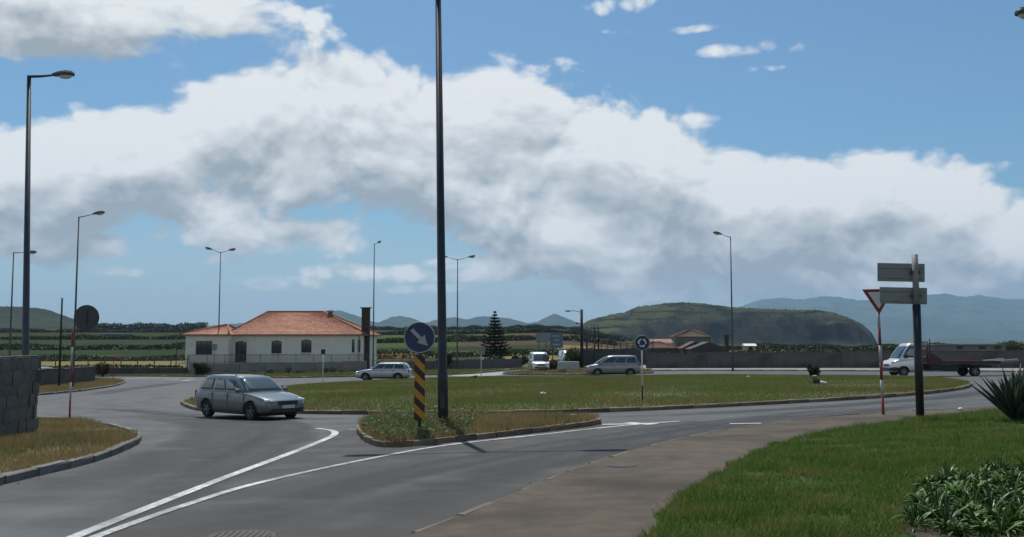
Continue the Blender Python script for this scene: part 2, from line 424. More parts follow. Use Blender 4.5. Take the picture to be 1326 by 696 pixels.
def ribbon(name, line, width, dz, material, parent=None):
    bm = bmesh.new(); prev = None; n = len(line)
    for i, p in enumerate(line):
        t = (line[min(i + 1, n - 1)] - line[max(i - 1, 0)]).normalized(); nn = Vector((-t.y, t.x))
        w = width if not callable(width) else width(i / (n - 1))
        a, b = p + nn * w / 2, p - nn * w / 2
        cur = (bm.verts.new((a.x, a.y, gz(a.x, a.y) + dz)), bm.verts.new((b.x, b.y, gz(b.x, b.y) + dz)))
        if prev: bm.faces.new((prev[0], prev[1], cur[1], cur[0]))
        prev = cur
    bmesh.ops.recalc_face_normals(bm, faces=bm.faces)
    if sum(f.normal.z for f in bm.faces) < 0: bmesh.ops.reverse_faces(bm, faces=bm.faces)
    return from_bm(name, bm, material, parent)

def stone_mesh(name, L, W, H, material, jit=0.012):
    bm = bmesh.new(); b_box(bm, 0, 0, 0, L, W, H, bevel=0.022)
    for v in bm.verts: v.co += Vector((random.uniform(-jit, jit), random.uniform(-jit, jit), random.uniform(-jit, jit)))
    me = bpy.data.meshes.new(name); bm.to_mesh(me); bm.free(); me.materials.append(material); return me
KM = {}
def kerb(line, closed, parent, material, top=0.13, L=0.98, W=0.17, H=0.34, limit=300):
    key = (material.name, L)
    if key not in KM: KM[key] = [stone_mesh('kerb_stone', L, W, H, material) for _ in range(4)]
    pts = list(line) + ([line[0]] if closed else [])
    d = [0.0]
    for a, b in zip(pts, pts[1:]): d.append(d[-1] + (b - a).length)
    def p_at(s):
        s = min(max(s, 0), d[-1]); i = min(np.searchsorted(d, s, side='right') - 1, len(pts) - 2)
        f = (s - d[i]) / max(d[i + 1] - d[i], 1e-6); return pts[i].lerp(pts[i + 1], f)
    n = int(d[-1] / (L + 0.02)); pitch = d[-1] / max(n, 1)
    for i in range(min(n, limit)):
        a, b = p_at(i * pitch), p_at((i + 1) * pitch); c = (a + b) / 2; t = b - a
        za, zb = gz(a.x, a.y), gz(b.x, b.y)
        o = bpy.data.objects.new('kerb_stone', random.choice(KM[key])); COL.objects.link(o); o.parent = parent
        o.location = (c.x, c.y, (za + zb) / 2 + top - H / 2 + random.uniform(-0.012, 0.008))
        o.rotation_euler = (random.uniform(-.015, .015), -math.atan2(zb - za, t.length), math.atan2(t.y, t.x) + random.uniform(-.012, .012))

def in_poly(x, y, poly):
    ins = np.zeros(len(x), bool); n = len(poly)
    for i in range(n):
        x1, y1 = poly[i][0], poly[i][1]; x2, y2 = poly[(i + 1) % n][0], poly[(i + 1) % n][1]
        c = ((y1 > y) != (y2 > y)); xi = (x2 - x1) * (y - y1) / ((y2 - y1) if y2 != y1 else 1e-9) + x1
        ins ^= (c & (x < xi))
    return ins

def tri_mesh(name, V, rnd, material, parent=None):
    """V: (n,3,3) triangles with a per-triangle random value"""
    n = len(V); me = bpy.data.meshes.new(name)
    me.vertices.add(3 * n); me.vertices.foreach_set('co', V.reshape(-1).astype(np.float32))
    me.loops.add(3 * n); me.loops.foreach_set('vertex_index', np.arange(3 * n, dtype=np.int32))
    me.polygons.add(n); me.polygons.foreach_set('loop_start', np.arange(0, 3 * n, 3, dtype=np.int32))
    at_ = me.attributes.new('rnd', 'FLOAT', 'FACE'); at_.data.foreach_set('value', rnd.astype(np.float32))
    me.update(); me.validate()
    return new_obj(name, me, material, parent)

def grass(name, poly, dens, h, w, dz, material, label, dens_fn=None, h_fn=None, lean=0.5):
    xs = [p[0] for p in poly]; ys = [p[1] for p in poly]
    area = (max(xs) - min(xs)) * (max(ys) - min(ys)); n = int(area * dens)
    x = RNG.uniform(min(xs), max(xs), n); y = RNG.uniform(min(ys), max(ys), n)
    k = in_poly(x, y, poly)
    k &= (np.abs(x) < 0.62 * y + 2)                        # as far to the side as a step aside could show
    x, y = x[k], y[k]
    if dens_fn is not None:
        k = RNG.uniform(0, 1, len(x)) < dens_fn(x, y); x, y = x[k], y[k]
    n = len(x); z = ground(x, y) + dz
    hh = h * RNG.uniform(0.45, 1.25, n)
    if h_fn is not None: hh = hh * h_fn(x, y)
    a = RNG.uniform(0, 2 * PI, n); la = RNG.uniform(0, 2 * PI, n); ln = hh * lean * RNG.uniform(0.1, 1.2, n)
    ww = w * RNG.uniform(0.6, 1.3, n) / 2
    V = np.zeros((n, 3, 3))
    V[:, 0] = np.stack([x - np.cos(a) * ww, y - np.sin(a) * ww, z], 1)
    V[:, 1] = np.stack([x + np.cos(a) * ww, y + np.sin(a) * ww, z], 1)
    V[:, 2] = np.stack([x + np.cos(la) * ln, y + np.sin(la) * ln, z + hh], 1)
    o = tri_mesh(name, V, RNG.uniform(0, 1, n), material)
    return tag(o, label, 'grass', kind='stuff')

def leaf_tris(pts, size, flat=0.0):
    """random leaf-sized triangles at pts (n,3)"""
    n = len(pts); s = size * RNG.uniform(0.6, 1.4, n)[:, None]
    d1 = RNG.normal(size=(n, 3)); d1[:, 2] *= (1 - flat); d1 /= np.linalg.norm(d1, axis=1)[:, None]
    d2 = RNG.normal(size=(n, 3)); d2 -= d1 * (d1 * d2).sum(1)[:, None]; d2 /= np.linalg.norm(d2, axis=1)[:, None]
    V = np.zeros((n, 3, 3)); V[:, 0] = pts - d1 * s * 0.6; V[:, 1] = pts + d1 * s * 0.5 + d2 * s * 0.35; V[:, 2] = pts + d1 * s * 0.4 - d2 * s * 0.4
    return V
def clump_points(n, lobes, shell=0.55):
    """points in a set of ellipsoid lobes (cx,cy,cz,rx,ry,rz), denser towards their surface"""
    w = np.array([l[3] * l[4] * l[5] for l in lobes]) ** 0.7; w /= w.sum()
    idx = RNG.choice(len(lobes), n, p=w); L = np.array(lobes)[idx]
    d = RNG.normal(size=(n, 3)); d /= np.linalg.norm(d, axis=1)[:, None]
    r = (shell + (1 - shell) * RNG.uniform(0, 1, n)) * (1 + 0.12 * RNG.normal(size=n))
    return L[:, :3] + d * L[:, 3:] * r[:, None]

LEAF_D = mat_leaf('dark evergreen leaves', (0.022, 0.035, 0.014), (0.045, 0.062, 0.022))
LEAF_M = mat_leaf('mid green leaves', (0.032, 0.055, 0.016), (0.07, 0.10, 0.03))
LEAF_B = mat_leaf('brownish leaves', (0.07, 0.062, 0.025), (0.13, 0.10, 0.04))
LAWN = mat_leaf('lawn blades', (0.036, 0.10, 0.011), (0.15, 0.22, 0.036), (0.18, 0.18, 0.05), pscale=1.4, trans=0.4)
ISLE = mat_leaf('island grass blades', (0.11, 0.155, 0.03), (0.20, 0.21, 0.055), (0.25, 0.18, 0.075), pscale=0.16, trans=0.35)
DRYG = mat_leaf('dry grass blades', (0.34, 0.25, 0.12), (0.20, 0.16, 0.065), (0.10, 0.125, 0.035), pscale=0.55, trans=0.35)
WEED = mat_leaf('weed leaves', (0.055, 0.10, 0.03), (0.13, 0.18, 0.06), (0.20, 0.15, 0.06), pscale=0.8, trans=0.35)

def bush(name, label, loc, rx, rz, n, leaf, material, group=None, stem=True, cat='bush'):
    root = thing(name, label, cat, loc, group=group)
    lobes = [(0, 0, rz * 0.95, rx * 0.75, rx * 0.75, rz * 0.8)]
    for i in range(9):
        a = random.uniform(0, 2 * PI); r = rx * random.uniform(0.35, 0.75)
        lobes.append((math.cos(a) * r, math.sin(a) * r, rz * random.uniform(0.45, 1.5), rx * random.uniform(.25, .5), rx * random.uniform(.25, .5), rz * random.uniform(.25, .5)))
    P = clump_points(n, lobes); P = P[P[:, 2] > 0.02]
    tri_mesh('crown', leaf_tris(P, leaf), RNG.uniform(0, 1, len(P)), material, root)
    if stem:
        bm = bmesh.new()
        for i in range(4):
            a = i * 1.6; b_tube(bm, [(0.03 * math.cos(a), 0.03 * math.sin(a), -0.1), (0.3 * rx * math.cos(a), 0.3 * rx * math.sin(a), rz * 0.9)], [0.05 * rx + .01, 0.015], 5)
        from_bm('stem', bm, BARK, root)
    return root
# ================================================================== SETTING
FIELD_MATS = [
    mat('field pasture', (0.075, 0.095, 0.038), (0.055, 0.072, 0.03), 0.02, 0.95, spec=0.0, c3=(0.095, 0.115, 0.04), s3=0.008),
    mat('field dark crop', (0.045, 0.062, 0.035), (0.033, 0.048, 0.027), 0.03, 0.95, spec=0.0),
    mat('field straw', (0.20, 0.17, 0.085), (0.16, 0.14, 0.068), 0.03, 0.95, spec=0.0, c3=(0.15, 0.14, 0.05), s3=0.01),
    mat('field ploughed', (0.10, 0.075, 0.055), (0.075, 0.056, 0.042), 0.04, 0.95, spec=0.0),
    mat('field scrub', (0.055, 0.06, 0.028), (0.038, 0.044, 0.022), 0.05, 0.95, spec=0.0),
]
def make_ground():
    xs = sorted(set([round(v, 2) for v in np.concatenate([np.arange(-100, 101, 5), np.sign(np.linspace(-1, 1, 81)) * 100 * (160 ** np.abs(np.linspace(-1, 1, 81)))])]))
    brk = [110, 128, 150, 172, 205, 250, 310, 400, 520, 680, 900, 1200]
    ys = sorted(set(list(np.arange(-30, 110, 5.0)) + brk + [v + 8 for v in brk] + [-16000, -4000, -1000, -200, -80, 1600, 2200, 3000, 4500, 7000, 11000, 18000]))
    X, Y = np.meshgrid(xs, ys)
    Ysk = Y + np.where(Y > 115, 0.10 * np.clip(X, -600, 600) * sstep(115, 300, Y), 0)
    lower = np.where((np.abs(X) < 95) & (Y < 112), 0.10, 0.0)
    Z = ground(X, np.maximum(Ysk, 0)) - lower
    nx, ny = len(xs), len(ys)
    verts = np.stack([X, Ysk, Z], -1).reshape(-1, 3).tolist()
    faces = []; mi = []
    rr = random.Random(3); fieldrow = {}
    for j in range(ny - 1):
        row = sum(1 for b in brk if ys[j] >= b)
        for i in range(nx - 1):
            faces.append((j * nx + i, j * nx + i + 1, (j + 1) * nx + i + 1, (j + 1) * nx + i))
            xm = (xs[i] + xs[i + 1]) / 2; ym = max(ys[j], 60)
            cellw = 0.30 * ym; c = int(math.floor(xm / cellw + row * 0.37))
            key = (row, c)
            if key not in fieldrow:
                s = xm / ym
                if s > 0.12: pal = [4, 4, 0, 1]
                elif s > -0.16: pal = {0: [4], 1: [0], 2: [2], 3: [2], 4: [2, 2], 5: [2], 6: [3], 7: [4], 8: [3], 9: [3], 10: [4]}.get(row, [4, 0])
                else: pal = {0: [4], 1: [4, 2], 2: [2, 0], 3: [2, 4, 0], 4: [1, 0], 5: [1], 6: [1, 0], 7: [0, 1], 8: [0, 1], 9: [0, 4]}.get(row, [4, 0])
                fieldrow[key] = rr.choice(pal)
            mi.append(fieldrow[key])
    me = bpy.data.meshes.new('ground'); me.from_pydata(verts, [], faces); me.update()
    me.polygons.foreach_set('material_index', mi)
    for p in me.polygons: p.use_smooth = True
    o = new_obj('ground', me, FIELD_MATS); structure(o); return brk
BRK = make_ground()

# ---------------------------------------------------------------- road and what lies on it
road = structure(sheet('road', [(-90, -6), (60, -6), (85, 40), (85, 105), (-90, 108)], 0.0, ROAD, 3.0))

def marking(px_pts, width, closed=False):
    line = catmull(pix(px_pts), False, 0.3)
    return ribbon('road_marking', line, width, 0.011, PAINT, road)
marking([(60, 712), (95, 697), (200, 655), (300, 616), (370, 590), (408, 575), (429, 566), (434, 561), (427, 557.5), (410, 555.5)], 0.17)
marking([(85, 716), (125, 696), (240, 655), (340, 625), (480, 594.5), (580, 577), (700, 563.5), (800, 552.5), (880, 546)], 0.14)
for a, b in (((452, 557), (476, 556)), ((780, 550.5), (852, 549)), ((812, 548), (845, 550.5)), ((945, 549.5), (986, 549)), ((640, 538.6), (700, 538.2)), ((540, 538.8), (600, 538.7))):
    if b[1] < 539.5: continue
    line = [q.xy for q in pix([a, ((a[0] + b[0]) / 2, (a[1] + b[1]) / 2), b])]
    ribbon('road_marking', [Vector(q) for q in line], 0.30 if a[0] > 700 else 0.12, 0.013, PAINT, road)
for a, b in (((163, 491), (205, 491.2)), ((212, 491.3), (232, 491.6)), ((236, 493.5), (252, 491.8)), ((160, 489.2), (250, 489.6))):
    line = [Vector(q.xy) for q in pix([a, b])]
    ribbon('road_marking', line, 0.45, 0.011, PAINT, road)
def mat_stain():
    m = bpy.data.materials.new('tyre rubber stain'); m.use_nodes = True; k = NT(m.node_tree); t = m.node_tree; b = t.nodes['Principled BSDF']; out = t.nodes['Material Output']
    tc = k.n('ShaderNodeTexCoord'); a = k.n('ShaderNodeAttribute'); a.attribute_name = 'fade'
    n = k.noise(tc.outputs['Object'], 0.8, 6, .65); n2 = k.noise(tc.outputs['Object'], 14, 4, .7)
    f = k.m('MULTIPLY', k.m('MULTIPLY', a.outputs['Fac'], k.mr(n, .25, .5)), k.mr(n2, .25, .7, .7, 1.0))
    b.inputs['Base Color'].default_value = (.016, .016, .016, 1); b.inputs['Roughness'].default_value = .7
    tr = k.n('ShaderNodeBsdfTransparent'); mx = k.n('ShaderNodeMixShader'); k.l(f, mx.inputs[0]); k.l(tr.outputs[0], mx.inputs[1]); k.l(b.outputs[0], mx.inputs[2]); k.l(mx.outputs[0], out.inputs[0])
    return m
STAIN = mat_stain()
_sz = [0.0030]
def stain(px_pts, width):
    line = catmull(pix(px_pts), False, 0.5); n = len(line); V = []; fd = []; Fc = []; K = 6; _sz[0] += 0.0006
    for i, p in enumerate(line):
        t = (line[min(i + 1, n - 1)] - line[max(i - 1, 0)]).normalized(); nn = Vector((-t.y, t.x)); e = min(1, 3.5 * min(i, n - 1 - i) / n)
        for j in range(K + 1):
            u = j / K * 2 - 1; q = p + nn * u * width / 2; V.append((q.x, q.y, gz(q.x, q.y) + _sz[0])); fd.append(e * (1 - u * u) ** 1.2)
    for i in range(n - 1):
        for j in range(K): Fc.append((i * (K + 1) + j, (i + 1) * (K + 1) + j, (i + 1) * (K + 1) + j + 1, i * (K + 1) + j + 1))
    me = bpy.data.meshes.new('tyre_stain'); me.from_pydata(V, [], Fc); a = me.attributes.new('fade', 'FLOAT', 'POINT'); a.data.foreach_set('value', fd); me.update()
    o = new_obj('tyre_stain', me, STAIN, road)
stain([(-80, 668), (60, 640), (180, 608), (262, 580), (292, 562), (280, 549), (230, 541), (150, 538)], 2.6)
stain([(40, 700), (170, 655), (290, 606), (350, 578), (372, 562), (360, 548), (300, 541), (240, 538)], 1.6)
stain([(430, 700), (560, 640), (700, 600), (860, 566), (1000, 546), (1130, 532), (1240, 520)], 1.5)
stain([(230, 705), (420, 640), (560, 606), (720, 577), (880, 554), (1010, 538), (1120, 527)], 1.3)
stain([(120, 512), (160, 505), (200, 500), (230, 496), (280, 494)], 2.2)
stain([(120, 529), (180, 533), (250, 538), (360, 543), (480, 541)], 1.2)
stain([(780, 541), (880, 537), (1000, 531), (1120, 523), (1230, 514), (1290, 505)], 1.4)
# darker, newer surface of the approach road
ap_ = catmull(pix([(300, 619), (370, 593), (411, 577), (433, 566.5), (440, 560), (452, 556.5), (470, 555), (475, 566)]), False, .5) + [Vector(q.xy) for q in pix([(500, 581), (580, 575), (700, 562), (778, 550), (830, 549), (900, 545), (960, 552), (1000, 556), (800, 604), (690, 648), (560, 704), (470, 740), (60, 740), (85, 703), (200, 658)])]
DARKROAD = mat('newer asphalt', (0.030, 0.029, 0.028), (0.056, 0.054, 0.051), 50, .8, .35, 60, spec=.35, c3=(.078, .075, .069), s3=.9, t3=(.45, .75), detail=8)
structure(sheet('approach_road', ap_, 0.0022, DARKROAD, 3.0))
# manhole covers
def manhole(px, py, r, dz, label):
    p = at(px, py); root = thing('manhole_cover', label, 'manhole', p + Vector((0, 0, dz)))
    bm = bmesh.new(); bmesh.ops.create_cone(bm, cap_ends=True, segments=28, radius1=r, radius2=r - 0.006, depth=0.02)
    from_bm('frame', bm, mat('cast iron', (0.075, 0.07, 0.065), (0.05, 0.046, 0.042), 9, 0.7, metal=0.4), root)
    bm = bmesh.new(); bmesh.ops.create_cone(bm, cap_ends=True, segments=28, radius1=r * .86, radius2=r * .85, depth=0.012, matrix=Matrix.Translation((0, 0, 0.012)))
    for i in range(-4, 5):
        b_box(bm, i * r * .18, 0, 0.021, r * .06, 1.4 * r * math.sqrt(max(0.05, 1 - (i * .18 / .86) ** 2)), 0.008)
    from_bm('lid', bm, MATS['cast iron'], root)
manhole(312, 697, 0.36, 0.006, 'round iron manhole cover sunk in the asphalt lane')
manhole(806, 614, 0.26, 0.113, 'round iron manhole cover in the brown pavement')

# central island
isl_px = [(238, 525), (262, 532.5), (320, 535), (390, 536), (470, 537), (560, 537), (640, 537), (720, 535.8), (800, 533.5), (880, 530), (960, 526), (1040, 521.8), (1120, 517), (1190, 511.5), (1236, 506), (1254, 501.5), (1252, 496.5), (1215, 491.5), (1150, 489), (1050, 487.8), (900, 487.6), (760, 488.3), (650, 489.3), (560, 491.3), (450, 496), (360, 503), (300, 509.5), (258, 517), (240, 521.5)]
isl = catmull(pix(isl_px), True, 0.8)
island = structure(sheet('central_island', isl, 0.10, ISLE_TURF, 3.0, skirt=0.3))
kerb(isl, True, island, CONC)
def patch(x, y, s, seed):
    v = np.zeros_like(x)
    for i in range(4):
        a = seed + i * 1.7; v += np.sin(x * s * math.cos(a) + y * s * math.sin(a) + a * 3)
    return v / 4
ICX, ICY = sum(p.x for p in isl) / len(isl), sum(p.y for p in isl) / len(isl)
grass('island_grass', isl, 260, 0.10, 0.022, 0.095, ISLE, 'short patchy grass with dry spots on the large oval roundabout island',
      dens_fn=lambda x, y: np.clip(0.75 + 0.5 * patch(x, y, 0.7, 1.0), 0.2, 1), h_fn=lambda x, y: 1 + 0.5 * patch(x, y, 0.45, 2.0))

# splitter island
spl_px = [(466, 560), (478, 573), (500, 579.5), (535, 578), (580, 573), (650, 565.5), (720, 557.5), (765, 551.5), (775, 548), (766, 544.5), (720, 543), (640, 542.6), (560, 543), (500, 545), (472, 550)]
spl = catmull(pix(spl_px), True, 0.4)
splitter = structure(sheet('splitter_island', spl, 0.10, DRY_TURF, 2.0, skirt=0.3))
kerb(spl, True, splitter, CONC, L=0.6, W=0.16)
grass('splitter_grass', spl, 900, 0.17, 0.018, 0.095, DRYG, 'dry brown and green grass on the narrow splitter island', dens_fn=lambda x, y: np.clip(0.8 + 0.4 * patch(x, y, 1.6, 4.0), .3, 1), h_fn=lambda x, y: np.clip(1.1 + 0.9 * patch(x, y, 1.1, 5.0), .3, 2.2), lean=0.7)
# broad-leaved weeds in the splitter island and a taller tuft at its left end
def weeds(poly, n, size, h, dz, cx=None, material=WEED):
    xs = [p[0] for p in poly]; ys = [p[1] for p in poly]
    x = RNG.uniform(min(xs), max(xs), n * 4); y = RNG.uniform(min(ys), max(ys), n * 4); k = in_poly(x, y, poly)
    if cx is not None: k &= (x > cx[0]) & (x < cx[1])
    x, y = x[k][:n], y[k][:n]
    bump_ = np.clip(0.5 + 0.8 * patch(x, y, 2.3, 9.0), 0.15, 1.4)
    z = ground(x, y) + dz + RNG.uniform(0, 1, len(x)) * h * bump_
    return leaf_tris(np.stack([x, y, z], 1), size, 0.4)
V = weeds(spl, 14000, 0.05, 0.33, 0.1, (at(476, 560).x, at(612, 560).x))
tag(tri_mesh('weed_cover', V, RNG.uniform(0, 1, len(V)), WEED), 'low green leafy weeds round the post foot on the splitter island', 'weeds', kind='stuff')

def sword_plant(name, label, cat, loc, n, length, width, material, spread=1.0, group=None, curl=0.35, lift=0.55, separate=True, seed=1, el0=0.12):
    """rosette of pointed leaves, each leaf its own part"""
    rr = random.Random(seed); root = thing(name, label, cat, loc, group=group)
    allb = bmesh.new() if not separate else None
    for i in range(n):
        a = i * 2.39996 + rr.uniform(-.25, .25); t = i / n
        el = (el0 + lift * 1.9 * (1 - t) ** 0.8 * rr.uniform(.85, 1.1)); el = min(el, 1.5)
        L = length * rr.uniform(.75, 1.1); W = width * rr.uniform(.8, 1.1)
        d = Vector((math.cos(a), math.sin(a), 0)); side = Vector((-math.sin(a), math.cos(a), 0))
        bm = bmesh.new() if separate else allb; rows = []
        for s in range(7):
            u = s / 6; ang = el - curl * u * u * (1.6 - el) ; 
            p = d * (0.04 * length + L * u * math.cos(ang) * spread) + Vector((0, 0, 0.03 + L * u * math.sin(ang)))
            w = W * (0.55 + 1.2 * u * (1 - u)) * (1 - u ** 3) if s < 6 else 0.002
            up = Vector((-d.x * math.sin(ang), -d.y * math.sin(ang), math.cos(ang)))
            rows.append([bm.verts.new(p - side * w / 2 + up * w * .22), bm.verts.new(p - up * w * 0.05), bm.verts.new(p + side * w / 2 + up * w * .22), bm.verts.new(p - up * w * .25)])
        for s in range(6):
            for q in range(4):
                bm.faces.new((rows[s][q], rows[s][(q + 1) % 4], rows[s + 1][(q + 1) % 4], rows[s + 1][q]))
        bm.faces.new(rows[0]); bm.faces.new(rows[-1][::-1])
        if separate:
            bmesh.ops.recalc_face_normals(bm, faces=bm.faces); from_bm('leaf', bm, material, root, smooth=True)
    if not separate:
        bmesh.ops.recalc_face_normals(bm, faces=bm.faces); from_bm('leaf_rosette', bm, material, root, smooth=True)
    return root
AGAVE = mat('agave leaf', (0.028, 0.045, 0.026), (0.018, 0.030, 0.018), 3, 0.5, stretch=(1, 1, .3))
GAZ = mat('glossy bed leaf', (0.030, 0.085, 0.012), (0.075, 0.14, 0.025), 5, 0.5, spec=0.3, rnd=0.25)
IRIS = mat('bright strap leaf', (0.06, 0.12, 0.02), (0.04, 0.085, 0.016), 5, 0.35, rnd=0.2)
p = at(481, 556); sword_plant('weed_tuft', 'grey-green weed tuft at the rounded tip of the splitter island', 'weed', p + Vector((0, 0, .1)), 34, 0.34, 0.05, mat('tuft leaf', (0.055, 0.085, 0.045), (0.04, 0.065, 0.03), 4, 0.6), separate=False, lift=.6, seed=4)

# left verge
lv_edge_px = [(-120, 668), (-50, 645), (0, 627), (60, 613), (110, 601), (148, 588), (171, 577.5), (178, 571), (170, 563), (140, 555), (105, 549), (60, 545.5), (0, 545), (-60, 547)]
lv_edge = catmull(pix(lv_edge_px), False, 0.5)
far_l = [Vector(q) for q in ((lv_edge[-1].x - 9, lv_edge[-1].y + 0.5), (lv_edge[0].x - 14, lv_edge[0].y - 1))]
lv = lv_edge + far_l
lverge = structure(sheet('left_verge', lv, 0.10, DRY_TURF, 2.0, skirt=0.3))
kerb(lv_edge, False, lverge, KERBG, top=0.14)
grass('verge_grass', lv, 1000, 0.13, 0.014, 0.095, DRYG, 'straw-coloured dry grass below the grey stone wall', dens_fn=lambda x, y: np.clip(0.75 + 0.6 * patch(x, y, 1.4, 6.0), .15, 1), h_fn=lambda x, y: np.clip(1 + 0.9 * patch(x, y, 0.9, 7.0), .3, 2.2), lean=.7)

# second verge on the left
v2_px = [(-40, 516), (0, 515), (48, 512.5), (100, 507.5), (140, 502), (158, 497.5), (160, 494.5), (146, 492.4), (118, 491.5), (40, 491)]
v2_edge = catmull(pix(v2_px), False, 0.6)
v2 = v2_edge + [Vector((v2_edge[-1].x - 30, v2_edge[-1].y)), Vector((v2_edge[0].x - 22, v2_edge[0].y))]
verge2 = structure(sheet('far_left_verge', v2, 0.10, DRY_TURF, 3.0, skirt=0.3))
kerb(v2_edge, False, verge2, KERBG)
grass('far_verge_grass', v2, 170, 0.14, 0.03, 0.095, DRYG, 'dry grass at the foot of the low dark wall', lean=.6)

# far verge strips beyond the ring road
fv_px = [(-60, 487.8), (60, 487.8), (150, 487.8), (230, 488.2), (300, 489), (370, 489.8), (450, 488.6), (530, 486.8), (590, 485.4), (610, 484.6), (640, 481.5), (680, 478)]
fv_edge = catmull(pix(fv_px), False, 1.0)
fv = fv_edge + [Vector((4, 122)), Vector((-16, 122)), Vector((-90, 122)), Vector((fv_edge[0].x - 14, fv_edge[0].y))]
fverge = structure(sheet('back_verge', fv, 0.10, ISLE_TURF, 3.0, skirt=0.3))
kerb(fv_edge, False, fverge, KERBG, W=0.22)
fvg = fv_edge + [Vector((2, 104)), Vector((-14, 106)), Vector((-70, 108)), Vector((fv_edge[0].x - 10, fv_edge[0].y + 4))]
grass('back_verge_grass', fvg, 60, 0.22, 0.05, 0.095, ISLE, 'rough grass strip in front of the walled tile-roofed house')
# wedge of verge with bushes between the side road and the ring road
w_px = [(652, 485.2), (700, 486), (760, 485.8), (838, 484.2), (842, 482), (838, 480.5), (760, 480), (708, 480.5), (672, 482.5)]
wd = catmull(pix(w_px), True, 0.8)
wedge = structure(sheet('corner_verge', wd, 0.10, DRY_TURF, 3.0, skirt=0.3)); kerb(wd, True, wedge, KERBG)
grass('corner_verge_grass', wd, 70, 0.2, 0.05, 0.095, DRYG, 'yellowish dry grass on the corner by the parked vans')
# concrete apron of the side road
ap = catmull(pix([(585, 486.6), (640, 482.8), (688, 478.6), (706, 478.6), (690, 481), (655, 485.2), (640, 486.8), (610, 487.6)]), True, 1.0)
structure(sheet('side_road_apron', ap, 0.006, mat('pale concrete', (0.33, 0.31, 0.28), (0.24, 0.23, 0.21), .8, .9), 3.0))
# right-hand back verge, narrow pale footway with kerb
rv_px = [(842, 480.8), (900, 480.6), (1000, 480.8), (1100, 481.2), (1200, 481.6), (1330, 482.2), (1420, 482.6)]
rv_edge = catmull(pix(rv_px), False, 1.2)
rv = rv_edge + [Vector((rv_edge[-1].x + 6, 110)), Vector((12, 112))]
rverge = structure(sheet('back_footway', rv, 0.10, mat('pale footway', (0.26, 0.245, 0.215), (0.19, 0.18, 0.16), .8, .9), 3.0, skirt=0.3)); kerb(rv_edge, False, rverge, mat('pale kerb', (0.40, 0.38, 0.34), (0.28, 0.265, 0.24), 2, 0.9, rnd=.15), W=0.25)

# right-hand pavement and lawn
pe_px = [(470, 735), (560, 697), (620, 672), (690, 641), (760, 612), (850, 583.5), (950, 561.5), (1050, 547.5), (1150, 540), (1250, 533.5), (1326, 528.5), (1420, 523)]
pe = catmull(pix(pe_px), False, 0.4)
pave_poly = pe + [Vector((pe[-1].x + 10, pe[-1].y - 3)), Vector((26, 2)), Vector((pe[0].x, 2))]
pave = structure(sheet('pavement', pave_poly, 0.12, PAVE, 2.0, skirt=0.3)); kerb(pe, False, pave, mat('pavement kerb', (0.145, 0.115, 0.088), (0.09, 0.072, 0.056), 2, .9, .4, 30, rnd=.15), top=0.122, W=0.11)
li_px = [(800, 760), (850, 694), (872, 664), (925, 628), (965, 603), (1020, 580), (1080, 566.5), (1150, 555), (1220, 545.5), (1326, 533), (1440, 522)]
li = catmull(pix(li_px), False, 0.3)
li = [p + Vector((0.05 * math.sin(i * 1.3) + 0.03 * math.sin(i * 2.9), 0.05 * math.cos(i * 1.7))) for i, p in enumerate(li)]
lawn_poly = li + [Vector((24, 28)), Vector((24, 5)), Vector((li[0].x, 5))]
structure(sheet('lawn', lawn_poly, 0.135, GREEN_TURF, 1.0, skirt=0.2))
bed_px = [(1190, 720), (1188, 670), (1196, 648), (1225, 637), (1280, 630), (1350, 622), (1430, 618), (1430, 740)]
bed = catmull(pix(bed_px), True, 0.3)
def near_fac(x, y): return np.clip(14.0 / np.maximum(y, 6), 0, 1) ** 1.2 * (1 - 0.85 * in_poly(x, y, bed)) * np.clip(0.85 + .35 * patch(x, y, 2.2, 3.0), .3, 1)
grass('lawn_grass', lawn_poly, 2600, 0.085, 0.012, 0.13, LAWN, 'lush green mown lawn beside the brown pavement', dens_fn=near_fac, h_fn=lambda x, y: np.clip(0.95 + 0.7 * patch(x, y, 5.5, 8.0) + 0.4 * patch(x, y, 1.3, 2.0), .25, 2.1), lean=.9)
# pale clover flowers and dry leaf specks in the lawn
V = weeds(lawn_poly, 2600, 0.018, 0.03, 0.17)
tag(tri_mesh('clover_flowers', V, RNG.uniform(0, 1, len(V)), mat_leaf('clover', (0.30, 0.29, 0.20), (0.16, 0.15, 0.07))), 'tiny pale clover heads and dead leaves strewn over the lawn', 'clover', kind='stuff')
V = weeds(li[:140] + [p + Vector((-0.22, -0.1)) for p in reversed(li[:140])], 1500, 0.03, 0.05, 0.13)
tag(tri_mesh('lawn_edge_weeds', V, RNG.uniform(0, 1, len(V)), DRYG), 'ragged dry weeds along the pavement edge of the lawn', 'weeds', kind='stuff')
structure(sheet('flower_bed', bed, 0.15, SOIL, 1.0))
# fallen leaves and grit along kerbs
V = np.concatenate([weeds(lv_edge[:60] + [p + Vector((0.35, -0.35)) for p in reversed(lv_edge[:60])], 900, 0.03, 0.01, 0.012),
                    weeds([p for p in spl[:70]] + [p + Vector((0.0, -0.4)) for p in reversed(spl[:70])], 900, 0.03, 0.01, 0.012),
                    weeds(pe[10:90] + [p + Vector((-0.3, 0.3)) for p in reversed(pe[10:90])], 700, 0.03, 0.01, 0.012)])
tag(tri_mesh('gutter_litter', V, RNG.uniform(0, 1, len(V)), DRYG), 'dry grass clippings and grit lying in the gutters', 'debris', kind='stuff')
